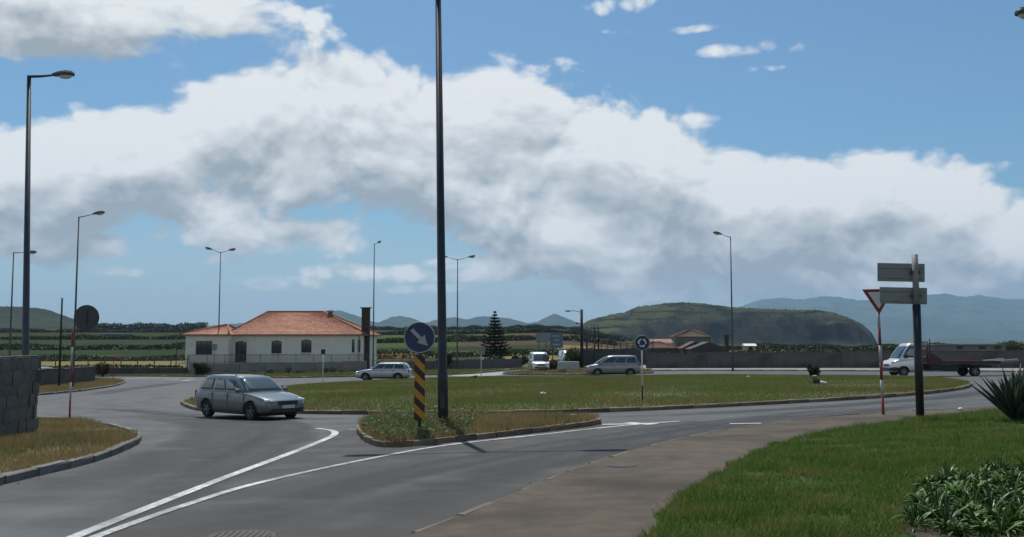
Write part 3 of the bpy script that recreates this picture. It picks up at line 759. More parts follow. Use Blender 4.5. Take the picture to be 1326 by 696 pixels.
# ================================================================== HILLS
def hill(name, sky_px, D, front_, back, zbase, material, rough=0.05, seed=0, nx=160, prof=None, gully=0.0, ny=26):
    """a range whose ridge stands D metres out; rows run from its front foot to its back foot"""
    rr = np.random.default_rng(seed)
    px = np.array([p[0] for p in sky_px], float); py = np.array([p[1] for p in sky_px], float)
    ax = np.linspace(px[0], px[-1], nx)
    ysm = np.interp(ax, px, py)
    dirs = [ray(a, b) for a, b in zip(ax, ysm)]
    az = np.array([d.x / d.y for d in dirs]); zr = np.array([CAMZ + D * d.z / d.y for d in dirs])
    ph = rr.uniform(0, 6, (6,)); front = front_ if np.isscalar(front_) else np.interp(ax, [f_[0] for f_ in front_], [f_[1] for f_ in front_])
    V = np.zeros((ny, nx, 3))
    for j in range(ny):
        t = j / (ny - 1) * 2 - 1                       # -1 front foot, 0 ridge, 1 back foot
        yy = D + (front * t if t < 0 else back * t)
        f = prof(1 + t) if (prof and t < 0) else (0.5 + 0.5 * math.cos(PI * t))
        h = (zr - zbase) * f
        # spurs and gullies down the face
        u = az * D
        g = sum(np.sin(u * k / (np.mean(front) * 0.9) + ph[i] + 2.2 * math.sin(t * (2 + i))) / (i + 1) for i, k in enumerate((1.3, 2.9, 5.3, 9.1, 17.0)))
        amp = (zr - zbase) * (gully * math.sin(PI * min(1, max(0, 1 + t)))) if t < 0 else 0
        nz = rr.normal(size=nx) * rough * (zr - zbase) * (0.25 if abs(t) < 1e-6 else 1) * (1 - abs(t)) * 0.35
        V[j, :, 0] = az * yy; V[j, :, 1] = yy + (g * front * 0.05 if t < 0 else 0); V[j, :, 2] = zbase + h + g * amp * 0.5 + nz
    faces = [(j * nx + i, j * nx + i + 1, (j + 1) * nx + i + 1, (j + 1) * nx + i) for j in range(ny - 1) for i in range(nx - 1)]
    me = bpy.data.meshes.new(name); me.from_pydata(V.reshape(-1, 3).tolist(), [], faces); me.update()
    for p in me.polygons: p.use_smooth = True
    return structure(new_obj(name, me, material))

def mat_hill(name, grass_c, dark_c, rock_c, band=0.0, slope0=0.55, slope1=0.8, ns=0.006, hedge=0.5):
    m = bpy.data.materials.new(name); m.use_nodes = True; k = NT(m.node_tree); b = m.node_tree.nodes['Principled BSDF']
    tc = k.n('ShaderNodeTexCoord'); v = tc.outputs['Object']; geo = k.n('ShaderNodeNewGeometry')
    sp = k.n('ShaderNodeSeparateXYZ'); k.l(geo.outputs['Normal'], sp.inputs[0]); pz = k.n('ShaderNodeSeparateXYZ'); k.l(v, pz.inputs[0])
    n1 = k.noise(v, ns, 6, 0.6); n2 = k.noise(v, ns * 5, 6, 0.65)
    col = k.mix(k.mr(n1, 0.42, 0.6, smooth=True), grass_c, tuple(c * 0.62 for c in grass_c))
    col = k.mix(k.mr(n2, 0.5, 0.62, smooth=True), col, dark_c)
    if band > 0:                                        # hedged terraces that follow the contours
        q = k.m('ADD', pz.outputs[2], k.m('MULTIPLY', k.m('SUBTRACT', n1, 0.5), band * 3.0))
        w = k.m('ABSOLUTE', k.m('SUBTRACT', k.m('FRACT', k.m('DIVIDE', q, band)), 0.5))
        col = k.mix(k.mr(w, 0.36, 0.43), col, tuple(c * hedge for c in dark_c))
    rk = k.mr(k.m('ADD', sp.outputs[2], k.m('MULTIPLY', k.m('SUBTRACT', n2, 0.5), 0.35)), slope0, slope1, 1.0, 0.0, smooth=True)
    col = k.mix(rk, col, k.mix(k.mr(k.noise(k.mapping(v, (1, 1, .30)), ns * 5, 8, .7), .36, .58), rock_c, dark_c))
    k.l(col, b.inputs['Base Color']); b.inputs['Roughness'].default_value = 0.95; b.inputs['Specular IOR Level'].default_value = 0.1
    return m
HM_FAR = mat_hill('far mountain slopes', (0.07, 0.10, 0.05), (0.035, 0.055, 0.03), (0.06, 0.07, 0.05), ns=0.0009, slope0=.3, slope1=.5)
HM_MID = mat_hill('middle hill slopes', (0.05, 0.068, 0.03), (0.022, 0.034, 0.018), (0.04, 0.045, 0.03), ns=0.0018, slope0=.3, slope1=.5)
HM_HEAD = mat_hill('headland slopes', (0.060, 0.072, 0.024), (0.010, 0.015, 0.008), (0.058, 0.054, 0.040), band=12, ns=0.006, slope0=.80, slope1=.95)
HM_LEFT = mat_hill('left hill slopes', (0.03, 0.04, 0.018), (0.016, 0.023, 0.012), (0.05, 0.05, 0.03), ns=0.006, slope0=.3, slope1=.5)

hill('distant_mountains', [(800, 425), (880, 418), (930, 405), (962, 396), (985, 388.5), (1010, 387), (1035, 389), (1060, 385), (1085, 386), (1110, 390), (1140, 389), (1165, 391), (1185, 384), (1212, 382), (1240, 386), (1262, 383.5), (1290, 388), (1330, 391), (1420, 386), (1520, 398), (1640, 412)], 11500, 4200, 3000, -5, HM_FAR, 0.02, 1, gully=0.10, nx=260)
hill('coastal_low_hills', [(1080, 447), (1130, 442), (1170, 440), (1205, 441), (1240, 437), (1275, 438.5), (1310, 442), (1360, 441), (1450, 444), (1560, 447)], 6500, 1500, 1500, -6, HM_FAR, 0.05, 2, gully=.1)
hill('middle_hills', [(180, 432), (240, 424), (300, 421), (360, 416), (405, 406), (430, 402.5), (446, 403.5), (464, 410), (480, 417), (492, 418), (508, 411), (522, 410), (536, 413), (550, 419), (566, 414), (588, 411), (604, 414), (622, 410), (640, 410.5), (660, 413), (684, 419), (696, 417), (708, 411), (717, 406.5), (724, 408.5), (738, 414), (756, 421), (790, 424), (840, 430), (900, 440)], 7200, 1800, 1400, 10, HM_MID, 0.03, 3, gully=.09, nx=240)
hill('left_hill', [(-300, 402), (-160, 396), (-60, 395), (0, 397), (28, 398), (52, 401), (70, 408), (90, 415), (112, 421), (140, 424), (180, 427), (230, 431), (290, 434)], 1500, 420, 500, 14, HM_LEFT, 0.03, 4, gully=.05)
def head_prof(s):                                       # foot -> ridge: talus, steep face, then a sloping top
    return float(np.interp(s, [0, 0.18, 0.42, 0.62, 0.8, 1], [0, 0.16, 0.62, 0.80, 0.93, 1.0]))
hill('headland', [(700, 440), (735, 434), (752, 421), (766, 414), (790, 408), (812, 404), (824, 398), (846, 395), (870, 392.5), (884, 391.5), (905, 393), (950, 398), (1010, 401), (1060, 402.5), (1080, 405), (1098, 412), (1115, 419), (1128, 430), (1136, 446), (1140, 458)], 1500, [(700, 330), (780, 300), (850, 190), (930, 110), (1140, 75)], 300, -6, HM_HEAD, 0.035, 5, prof=head_prof, gully=.2, nx=240, ny=44)

# ================================================================== HEDGES, FAR TREES
def hedge_line(name, p0, p1, h, w, n, material, label, leaf=0.5, group=None, lumps=1.0):
    t = RNG.uniform(0, 1, n); a = np.array(p0[:2]); b = np.array(p1[:2]); L = np.linalg.norm(b - a)
    q = a + (b - a) * t[:, None]; nrm = np.array([-(b - a)[1], (b - a)[0]]) / L
    hh = h * (0.72 + 0.28 * lumps * (np.sin(t * L / 3.1 + a[0]) * 0.5 + np.sin(t * L / 7.7 + a[1]) * 0.5))
    q = q + nrm * RNG.normal(size=n)[:, None] * w / 2.4
    z = ground(q[:, 0], q[:, 1]) + RNG.uniform(0, 1, n) ** 0.8 * hh
    V = leaf_tris(np.stack([q[:, 0], q[:, 1], z], 1), leaf)
    return tag(tri_mesh(name, V, RNG.uniform(0, 1, n), material), label, 'hedge', group)
def hp(px, y): return (((px - 663) / F) * y, y)
HEDGE_LBL = 'dark hedge line dividing the far fields'
HL = ['low dark hedge just behind the field wall left of the house', 'dark hedge behind the dry field left of the house', 'hedge along the near edge of the dark green crop field', 'hedge along the far edge of the dark green crop field', 'hedge running behind the tiered conifer and the vans', 'hedge between the straw field and the ploughed field', 'tall hedge line above the brown ploughed field', 'far dark hedge belt below the blue hills', 'hedge below the wood on the skyline', 'hedge just behind the long block wall', 'hedge at the foot of the headland cliff']
for i, (xa, xb, y, h) in enumerate([(-60, 235, 128, 1.0), (-60, 470, 172, 1.2), (-60, 480, 250, 1.7), (-60, 470, 400, 2.0), (480, 770, 172, 1.6), (480, 800, 310, 2.2), (470, 810, 520, 3.0), (470, 820, 900, 4.0), (-60, 260, 680, 3.0), (800, 1330, 165, 1.6), (900, 1340, 300, 2.2)]):
    A_ = hp(xa, y); B_ = hp(xb, y); sk = 0.10 * float(sstep(115, 300, y))
    A_ = (A_[0], A_[1] * (1 + sk * A_[0] / y)); B_ = (B_[0], B_[1] * (1 + sk * B_[0] / y))
    L = abs(B_[0] - A_[0]); hedge_line('hedge', A_, B_, h, 1.6 + y / 200, int(min(26000, L * 110)), LEAF_D, HL[i], 0.22 + y / 1100, 'hedges between the far fields')
# wood on the skyline left of the house
def far_tree(x, y, h, r, k, group, label):
    root = thing('tree', label, 'tree', gpos(x, y), group=group)
    lobes = [(random.uniform(-.5, .5) * r, random.uniform(-.5, .5) * r, h * random.uniform(.2, .8), r * random.uniform(.5, .8), r * random.uniform(.5, .8), h * random.uniform(.18, .3)) for _ in range(9)]
    P = clump_points(k, lobes)
    tri_mesh('crown', leaf_tris(P, r * .22), RNG.uniform(0, 1, len(P)), LEAF_D, root)
    tube_obj('trunk', [(0, 0, -.5), (0, 0, h * .6)], [r * .09, r * .04], BARK, root, 6)
for i in range(34):
    px = 112 + i * 4.6 + random.uniform(-2, 2); y = random.uniform(820, 960)
    x, y = hp(px, y); far_tree(x, y, random.uniform(4, 7.5), random.uniform(5, 9), 420, 'trees of the wood beyond the green fields', 'dark rounded tree in the wood on the skyline beyond the fields')

# ================================================================== LAMPS
def lamp(label, base, top_py, arms, lean=0.0, h=None, depth=None, base_xy=None, rad=(0.085, 0.045), material=GALV, group='tall street lamps round the junction', head=1.0):
    p = base_xy if base_xy is not None else at(*base)
    if h is None:
        d = ray(base[0], top_py); h = CAMZ + p.y * d.z / d.y - p.z
    root = thing('street_lamp', label, 'street lamp', p, group=group)
    root.rotation_euler = (0, lean, 0)
    H = h
    box_obj('base_plate', (0, 0, 0.12), (0.34, 0.34, 0.05), material, root, 0.01)
    bm = bmesh.new(); b_tube(bm, [(0, 0, -0.2), (0, 0, 1.4), (0, 0, 1.45), (0, 0, H)], [rad[0] * 1.1, rad[0] * 1.1, rad[0], rad[1]], 12); from_bm('pole', bm, material, root)
    box_obj('service_hatch', (0, -rad[0] * 1.1, 0.75), (rad[0] * .9, 0.02, 0.35), DARKST, root, 0.004)
    for (ang, ln, rise) in arms:
        d = Vector((math.cos(ang), math.sin(ang), 0)); tip = Vector((0, 0, H + rise)) + d * ln
        ctr = [Vector((0, 0, H - 0.03)), Vector((0, 0, H - 0.02)) + d * ln * .25 + Vector((0, 0, rise * .10)), Vector((0, 0, H)) + d * ln * .65 + Vector((0, 0, rise * .55)), tip]
        if rise < 0.05: ctr = [Vector((0, 0, H - 0.03)), Vector((0, 0, H - .03)) + d * ln * .5, tip]
        tube_obj('arm', ctr, [rad[1] * .8, rad[1] * .7, rad[1] * .6, rad[1] * .55][:len(ctr)], material, root, 8)
        # lantern: tapered housing with a shallow clear bowl under it
        bm = bmesh.new()
        S = [(0.0, .06, .05, .05), (.1, .10, .07, .08), (.3, .15, .07, .13), (.6, .165, .07, .15), (.78, .14, .06, .12), (.84, .09, .03, .06)]
        rings = []
        for (sx, hw, zb, zt) in S:
            rings.append([bm.verts.new((sx * head, yy * head, zz * head)) for yy, zz in ((-hw, -zb * .6), (-hw, zt * .4), (-hw * .6, zt), (hw * .6, zt), (hw, zt * .4), (hw, -zb * .6))])
        for i in range(len(S) - 1):
            for j in range(6): bm.faces.new((rings[i][j], rings[i][(j + 1) % 6], rings[i + 1][(j + 1) % 6], rings[i + 1][j]))
        bm.faces.new(rings[0][::-1]); bm.faces.new(rings[-1]); bmesh.ops.recalc_face_normals(bm, faces=bm.faces)
        hd = from_bm('lamp_head', bm, DARKST, root)
        pitch = -math.atan2(rise, ln) * 0.8
        hd.location = tip - d * 0.05; hd.rotation_euler = (0, pitch, ang)
        bm = bmesh.new(); bmesh.ops.create_uvsphere(bm, u_segments=12, v_segments=8, radius=1.0)
        bmesh.ops.delete(bm, geom=[v for v in bm.verts if v.co.z > 0.05], context='VERTS')
        for v in bm.verts: v.co = Vector((0.52 * head + v.co.x * .27 * head, v.co.y * .135 * head, -0.04 * head + v.co.z * .13 * head))
        from_bm('bowl', bm, mat('lamp bowl', (0.62, 0.64, 0.64), (0.5, 0.52, 0.53), 4, 0.2, spec=.8), hd, smooth=True)
    return root
DL = mat('dark lamp post', (0.045, 0.05, 0.052), (0.032, 0.035, 0.037), 3, 0.5, metal=.4)
wall_lamp = atd(34, 500, 27.5); wall_lamp.z = gz(wall_lamp.x, wall_lamp.y)
lamp('tall single-arm street lamp rising behind the grey stone wall', (34, 500), 98, [(0.0, 0.72, 0.0)], lean=R(-1.5), base_xy=wall_lamp, rad=(.105, .055), material=GALV, head=0.75)
lamp('single-arm street lamp beside the round sign on its red and white post', (94, 504), 281, [(0.15, 1.0, 0.22)], lean=R(.1))
q = atd(12, 470, 80); q.z = gz(q.x, q.y); lamp('street lamp seen above the left end of the stone wall', (12, 470), 327, [(0.0, 1.1, 0.0)], base_xy=q)
lamp('double-headed street lamp in front of the porch of the tile-roofed house', (282, 484), 327, [(0.0, 0.95, 0.22), (PI + .35, 0.95, 0.28)])
lamp('single-headed street lamp beside the tall dark chimney', (483, 481), 316, [(1.3, 0.9, 0.25)])
lamp('double-headed street lamp left of the dark conifer', (592, 480.5), 336, [(0.25, 1.2, 0.25), (PI - .25, 1.2, 0.25)])
lamp('single-headed street lamp standing before the long block wall and the headland', (949, 481), 307, [(PI + .25, 0.9, 0.2)])
lamp('tall dark lamp post rooted in the weeds of the splitter island', (574, 560), 0, [(0.0, 1.8, 0.15), (PI, 1.8, 0.15)], lean=R(-1.0), h=11.2, rad=(.115, .07), material=DL, head=1.1)
q = at(1326, 600); q = Vector((19.2, 24.0, gz(19.2, 24.0)))
hd_pt = atd(1318, 20, 24.0)
lamp('street lamp whose head reaches in from beyond the agave', (1400, 560), 0, [(PI, max(.8, 19.2 - hd_pt.x - .75), 0.05)], h=hd_pt.z - q.z, base_xy=q, rad=(.1, .06))

# ================================================================== SIGNS
def banded_post(root, h, r, n, first_red=True, lean=0):
    for i in range(n):
        z0, z1 = h * i / n, h * (i + 1) / n
        tube_obj('post_band', [(0, 0, z0 - (0.1 if i == 0 else 0)), (0, 0, z1)], r, REDP if (i % 2 == 0) == first_red else mat('weathered white', (.46, .46, .44), (.36, .36, .34), 6, .6), root, 10)
def disc(name, r, th, material, parent, loc, rot=(PI / 2, 0, 0), seg=40):
    bm = bmesh.new(); bmesh.ops.create_cone(bm, cap_ends=True, segments=seg, radius1=r, radius2=r, depth=th)
    o = from_bm(name, bm, material, parent); o.location = loc; o.rotation_euler = rot; return o

# blue arrow disc on the amber and black marker
p = at(543, 571); s = F / p.y
root = thing('keep_right_sign', 'blue disc with white diagonal arrow above an amber and black striped marker', 'road sign', p + Vector((0, 0, .1)), R(2))
ppm = 1 / s
tube_obj('post', [(0, 0, -.15), (0, 0, (571 - 425) * ppm)], 0.034, DARKST, root)
zt = (571 - 461) * ppm - .1; zb = (571 - 545) * ppm - .1; wv = 13.5 * ppm / 2
panel = box_obj('marker_panel', (0, -0.05, (zt + zb) / 2), (wv * 2, 0.03, zt - zb), BLACK, root, 0.004)
hgt = zt - zb; per = hgt / 4.15
for i in range(-1, 5):                                   # slanted amber bars, clipped to the panel
    z1 = zt - i * per - 0.02; th_ = per * .52; sl = wv * 2 * .95
    pts = [(-wv + .004, z1), (wv - .004, z1 - sl), (wv - .004, z1 - sl - th_), (-wv + .004, z1 - th_)]
    bm = bmesh.new(); b_prism(bm, pts, -0.070, -0.062)
    for co, no in (((0, 0, zt - .004), (0, 0, 1)), ((0, 0, zb + .004), (0, 0, -1))):
        r_ = bmesh.ops.bisect_plane(bm, geom=bm.verts[:] + bm.edges[:] + bm.faces[:], plane_co=co, plane_no=no, clear_outer=True)
    if len(bm.faces): bmesh.ops.recalc_face_normals(bm, faces=bm.faces); from_bm('stripe', bm, AMBER, panel)
    else: bm.free()
zc = (571 - 439) * ppm - .1; rd = 19.5 * ppm
dsk = disc('disc', rd, 0.02, BLUEP, root, (-0.01, -0.06, zc))
bm = bmesh.new()
b_tube(bm, [(rd * math.cos(a), 0, rd * math.sin(a)) for a in np.linspace(0, 2 * PI, 41)], 0.014, 6, False)
rim = from_bm('rim', bm, mat('weathered white', (.46, .46, .44), (.36, .36, .34), 6, .6), root); rim.location = (-0.01, -0.066, zc)
ar = [(-.10, .62), (.10, .62), (.10, -.10), (.30, -.10), (0, -.66), (-.30, -.10), (-.10, -.10)]
ca, sa = math.cos(R(45)), math.sin(R(45))
pts = [((x * ca - z * sa) * rd * 1.2, (x * sa + z * ca) * rd * 1.2) for x, z in ar]
o = prism_obj('arrow', pts, -0.006, 0.002, mat('weathered white', (.46, .46, .44), (.36, .36, .34), 6, .6), root); o.location = (-0.01, -0.0735, zc)

# round sign on red and white post, seen from behind (left)
p = at(90, 545); ppm = p.y / F
root = thing('round_sign', 'back of a round traffic sign held beside its red and white post', 'road sign', p + Vector((0, 0, .1)), 0)
banded_post(root, (545 - 428) * ppm - .1, 0.032, 5)
dk = disc('disc', 16.5 * ppm, 0.015, mat('grey sign back', (0.075, 0.08, 0.085), (0.055, 0.058, 0.062), 4, .6, metal=.2), root, (17 * ppm, 0.02, (545 - 413) * ppm - .1))
box_obj('bracket', (15 * ppm, -0.01, (545 - 429.5) * ppm - .1), (34 * ppm, 0.035, 0.05), GALV, root)
box_obj('channel', (17 * ppm, -0.005, (545 - 413) * ppm - .1), (0.05, 0.03, 20 * ppm), DARKST, root)

# yield sign
p = at(1144, 543); ppm = p.y / F
root = thing('yield_sign', 'red-bordered white triangle on a red and white banded post', 'road sign', p + Vector((0, 0, .12)), R(-6))
banded_post(root, (543 - 382) * ppm - .12, 0.036, 7); root.rotation_euler = (0, R(-1.0), R(-6))
zt = (543 - 376) * ppm - .12; hh = 33 * ppm; hw = hh / math.sqrt(3) * 1.0 + .02
def tri(s, c=0.5): 
    zc_ = zt - hh / 3
    return [(-hw * s, zc_ + hh / 3 * s), (hw * s, zc_ + hh / 3 * s), (0, zc_ - hh * 2 / 3 * s)]
prism_obj('border', tri(1.0), -0.062, -0.045, REDP, root, 0.004)
prism_obj('face', tri(0.66), -0.068, -0.0625, WHITEP, root)
prism_obj('backing', tri(0.98), -0.044, -0.036, SIGNBACK, root)

# two direction boards, seen from behind
p = at(1192, 549); ppm = p.y / F
root = thing('direction_sign', 'two grey board backs on a thick black post in the lawn edge', 'road sign', p + Vector((0, 0, .12)), 0)
root.rotation_euler = (0, R(-0.1), 0)
zb_ = (549 - 396) * ppm
tube_obj('post', [(0, 0, -.2), (0, 0, zb_ - .12)], 0.095, BLACK, root, 14)
tube_obj('upper_post', [(0, 0, zb_ - .119), (0, 0, (549 - 331) * ppm - .12)], 0.075, SIGNBACK, root, 14)
for (x0, x1, y0, y1) in ((1141, 1201, 342, 366), (1143, 1203, 373.5, 395)):
    xc = ((x0 + x1) / 2 - 1187.5) * ppm; zc = (549 - (y0 + y1) / 2) * ppm - .12
    bd = box_obj('board', (0, 0, 0), ((x1 - x0) * ppm, 0.04, (y1 - y0) * ppm), SIGNBACK, root, 0.012); bd.location = (xc, 0.10, zc); bd.rotation_euler = (0, R(1.6), R(-4))
    for z_ in (-.12, .12): b_ = box_obj('rail', (0, -0.035, z_), ((x1 - x0) * ppm * .94, 0.03, 0.045), SIGNBACK, bd)
    cl = box_obj('clamp', (-xc, -0.08, 0), (0.22, 0.10, 0.07), GALV, bd)

# blue roundabout sign on the island
p = at(832, 523); ppm = p.y / F
root = thing('roundabout_sign', 'blue disc with white circling arrows on a pale post in the island grass', 'road sign', p + Vector((0, 0, .1)), R(3))
tube_obj('lower_post', [(0, 0, -.1), (0, 0, (523 - 500) * ppm - .1)], 0.03, BLACK, root)
tube_obj('post', [(0, 0, (523 - 500) * ppm - .099), (0, 0, (523 - 440) * ppm - .1)], 0.03, WHITEP, root)
zc = (523 - 445) * ppm - .1; rd = 9.5 * ppm
disc('disc', rd, .02, BLUEP, root, (0, -.045, zc)); 
bm = bmesh.new(); b_tube(bm, [(rd * math.cos(a), 0, rd * math.sin(a)) for a in np.linspace(0, 2 * PI, 33)], .009, 6, False)
o = from_bm('rim', bm, mat('dim white', (.4, .42, .45), (.35, .37, .4), 5, .5), root); o.location = (0, -.05, zc)
for i in range(3):
    a0 = R(100 + 120 * i); ins = []; out = []
    for t in np.linspace(0, R(68), 8):
        a = a0 + t; ins.append((rd * .40 * math.cos(a), rd * .40 * math.sin(a))); out.append((rd * .58 * math.cos(a), rd * .58 * math.sin(a)))
    a = a0 + R(68); tip = a0 + R(105)
    pts = ins + [(rd * .28 * math.cos(a), rd * .28 * math.sin(a)), (rd * .49 * math.cos(tip), rd * .49 * math.sin(tip)), (rd * .70 * math.cos(a), rd * .70 * math.sin(a))] + out[::-1]
    o = prism_obj('arrow', pts, -.004, .001, WHITEP, root); o.location = (0, -.0570, zc)

# smaller far signs
def far_disc(label, base, top, r_px, shape='disc', post=GALV, m=SIGNBACK, name='road_sign'):
    p = at(*base); ppm = p.y / F; root = thing(name, label, 'road sign', p, 0)
    H = (base[1] - top) * ppm
    tube_obj('post', [(0, 0, -.1), (0, 0, H)], 0.032, post, root)
    if shape == 'disc': disc('disc', r_px * ppm, .02, m, root, (0, -.05, H - r_px * ppm))
    else: box_obj('plate', (0, -.05, H - r_px * ppm), (r_px * 1.7 * ppm, .02, r_px * 2 * ppm), m, root, 0.01)
far_disc('grey-backed square sign on a white post below the double-headed lamp', (623, 492), 449, 5.5, 'plate', WHITEP)
far_disc('thin marker post with a small dark top at the island edge near the house', (418, 500), 453, 3.2, 'plate', WHITEP, BLACK, 'marker_post')
far_disc('rusty short post with a red tip at the end of the dry verge', (146.5, 493), 462, 2.5, 'plate', mat('rust', (.16, .08, .05), (.1, .05, .03), 8, .9), REDP, 'marker_post')
far_disc('tall grey plate sign behind the double-headed lamp by the porch', (277, 485), 446, 4.0, 'plate', DARKST)
far_disc('narrow grey plate sign beside the bush at the porch', (286, 484), 428, 4.5, 'plate', DARKST)
far_disc('dark round sign beside the white van', (707, 484), 460, 4.5, 'disc', DARKST, mat('brown sign', (.12, .10, .09), (.08, .07, .06), 5, .7))
# big direction panels beyond the vans
q = atd(712, 470, 128); q.z = gz(q.x, q.y); ppm = q.y / F
root = thing('gantry_sign', 'pair of large blue-grey direction panels beyond the white vans', 'road sign', q)
def zpix(py, y): return CAMZ + (y * ray(663, py).z / ray(663, py).y)
for x0, x1, y0, y1, m_ in ((694, 711, 431.5, 444, SIGNBACK), (712, 729, 431.5, 451, mat('faded blue sheeting', (.14, .19, .27), (.10, .14, .20), 3, .5))):
    z0, z1 = zpix(y1, q.y) - q.z, zpix(y0, q.y) - q.z
    pn = box_obj('panel', (0, 0, 0), ((x1 - x0) * ppm, .06, z1 - z0), m_, root, .01); pn.location = (((x0 + x1) / 2 - 712) * ppm, -.1, (z0 + z1) / 2)
    if x0 > 711:
        for k_, (bx, bz, bw, bh) in enumerate(((-.1, .3, .9, .1), (.05, .02, .7, .09), (-.05, -.26, .85, .12))): box_obj('text_bar', (bx, -.037, bz * (z1 - z0)), (bw, .012, bh), mat('pale lettering', (.5, .53, .56), (.42, .45, .48), 9, .6), pn)
    for dx in (-.28, .28): tube_obj('post', [(((x0 + x1) / 2 - 712) * ppm + dx * (x1 - x0) * ppm, 0, -.3), (((x0 + x1) / 2 - 712) * ppm + dx * (x1 - x0) * ppm, 0, z1)], .06, DARKST, root)
# ================================================================== WALLS
# grey stone wall at the left, with a rounded end
def stone_wall():
    a = at(48, 567); b = at(0, 577)
    d = Vector((b.x - a.x, b.y - a.y)).normalized(); W = 0.55
    top = zpix(462, a.y + .2); H = top - a.z
    root = thing('stone_wall', 'tall grey stone wall with a rounded end on the dry verge', 'wall', (a.x, a.y, a.z))
    nrm = Vector((-d.y, d.x)); nrm = nrm if nrm.x > 0 else -nrm      # faces the road
    # path of the face: from far left along the front, round the end, back along the rear
    path = []
    Lw = 4.2
    c = Vector((0, 0)) - nrm * W / 2 + d * W / 2
    for t in np.linspace(Lw, 0, 24): path.append((d * (W / 2) + d * t, nrm))
    for ang in np.linspace(0, PI, 9)[1:]:
        n2 = Vector((nrm.x * math.cos(ang) - (d.x) * math.sin(ang), nrm.y * math.cos(ang) - d.y * math.sin(ang)))
        path.append((c + n2 * W / 2, n2))
    pts = [p for p, _ in path]
    # core
    bm = bmesh.new(); core = [p - n * 0.04 for p, n in path] + [pts[0] - nrm * (W - .05)]
    lo = [bm.verts.new((p.x, p.y, -.2)) for p in core]; hi = [bm.verts.new((p.x, p.y, H - .06)) for p in core]
    n = len(core)
    for i in range(n): bm.faces.new((lo[i], lo[(i + 1) % n], hi[(i + 1) % n], hi[i]))
    bm.faces.new(hi); bmesh.ops.recalc_face_normals(bm, faces=bm.faces); from_bm('core', bm, MORTAR, root)
    dist = [0.0]
    for p, q in zip(pts, pts[1:]): dist.append(dist[-1] + (q - p).length)
    meshes = [stone_mesh('stone', 1, 1, 1, BASALT, 0.05) for _ in range(8)]
    def pa(s):
        i = min(max(np.searchsorted(dist, s) - 1, 0), len(pts) - 2); f = (s - dist[i]) / max(dist[i + 1] - dist[i], 1e-6)
        return pts[i].lerp(pts[i + 1], f), path[i][1].lerp(path[i + 1][1], f)
    z = -0.05; row = 0
    rr = random.Random(11)
    while z < H - .05:
        ch = min(rr.uniform(.24, .34), H - z); s = rr.uniform(-.2, 0)
        if H - (z + ch) < .12: ch = H - z
        while s < dist[-1]:
            L = rr.uniform(.26, .5); mid = min(max(s + L / 2, 0), dist[-1]); p, nn = pa(mid)
            o = bpy.data.objects.new('stone', rr.choice(meshes)); COL.objects.link(o); o.parent = root
            o.location = (p.x - nn.x * .05, p.y - nn.y * .05, z + ch / 2); o.rotation_euler = (0, 0, math.atan2(nn.y, nn.x) + PI / 2)
            o.scale = (L - .006, .16 + rr.uniform(-.02, .05), ch - .006); s += L
        z += ch; row += 1
    s = 0
    while s < Lw + W:
        L = rr.uniform(.4, .7); p = d * (Lw + W / 2 - s - L / 2) - nrm * (W / 2)
        if s + L > Lw + W * .9: break
        o = bpy.data.objects.new('coping_stone', rr.choice(meshes)); COL.objects.link(o); o.parent = root
        o.location = (p.x, p.y, H - .02); o.rotation_euler = (0, 0, math.atan2(d.y, d.x)); o.scale = (L - .008, W * .96, .1); s += L
stone_wall()

def panel_wall(name, label, p0, p1, h, th, material, panel=3.0, coping=None, cat='wall', pier=None):
    root = thing(name, label, cat, gpos(p0[0], p0[1]))
    o0 = root.location; a = Vector(p0[:2]); b = Vector(p1[:2]); L = (b - a).length; d = (b - a) / L; n = max(1, int(round(L / panel))); pl = L / n; ang = math.atan2(d.y, d.x)
    for i in range(n):
        c = a + d * (i + .5) * pl; z = gz(c.x, c.y); hh = h + random.uniform(-.03, .03)
        o = box_obj('panel', (0, 0, 0), (pl - .03, th, hh + .3), material, root, .01); o.location = (c.x - o0.x, c.y - o0.y, z - o0.z + hh / 2 - .15); o.rotation_euler = (0, 0, ang)
        if coping:
            o = box_obj('coping', (0, 0, 0), (pl - .015, th + .08, .09), coping, root, .012); o.location = (c.x - o0.x, c.y - o0.y, z - o0.z + hh + .047); o.rotation_euler = (0, 0, ang)
    if pier:
        for i in range(n + 1):
            c = a + d * i * pl; o = box_obj('pier', (0, 0, 0), (.32, th + .14, h + .5), pier, root, .012); o.location = (c.x - o0.x, c.y - o0.y, gz(c.x, c.y) - o0.z + h / 2); o.rotation_euler = (0, 0, ang)
    return root
# low dark wall behind the second verge with a car behind
a = at(30, 504); b = at(121, 496)
panel_wall('low_wall', 'low dark wall along the dry verge with a parked car behind it', a, b, 1.32, .3, DARKWALL, 2.4, DARKWALL)
# long block wall on the right
a = at(838, 478.5); b = at(1420, 479); WALLR_Y = a.y
rw = panel_wall('block_wall', 'long grey block wall behind the ring road below the headland', (a.x, a.y + .8), (b.x, b.y + 1.2), 1.5, .22, mat('grey block wall', (.125, .12, .112), (.075, .073, .068), .7, .95, .4, 8, c3=(.05, .05, .046), s3=.3, t3=(.45, .7)), 6.0, DARKWALL)
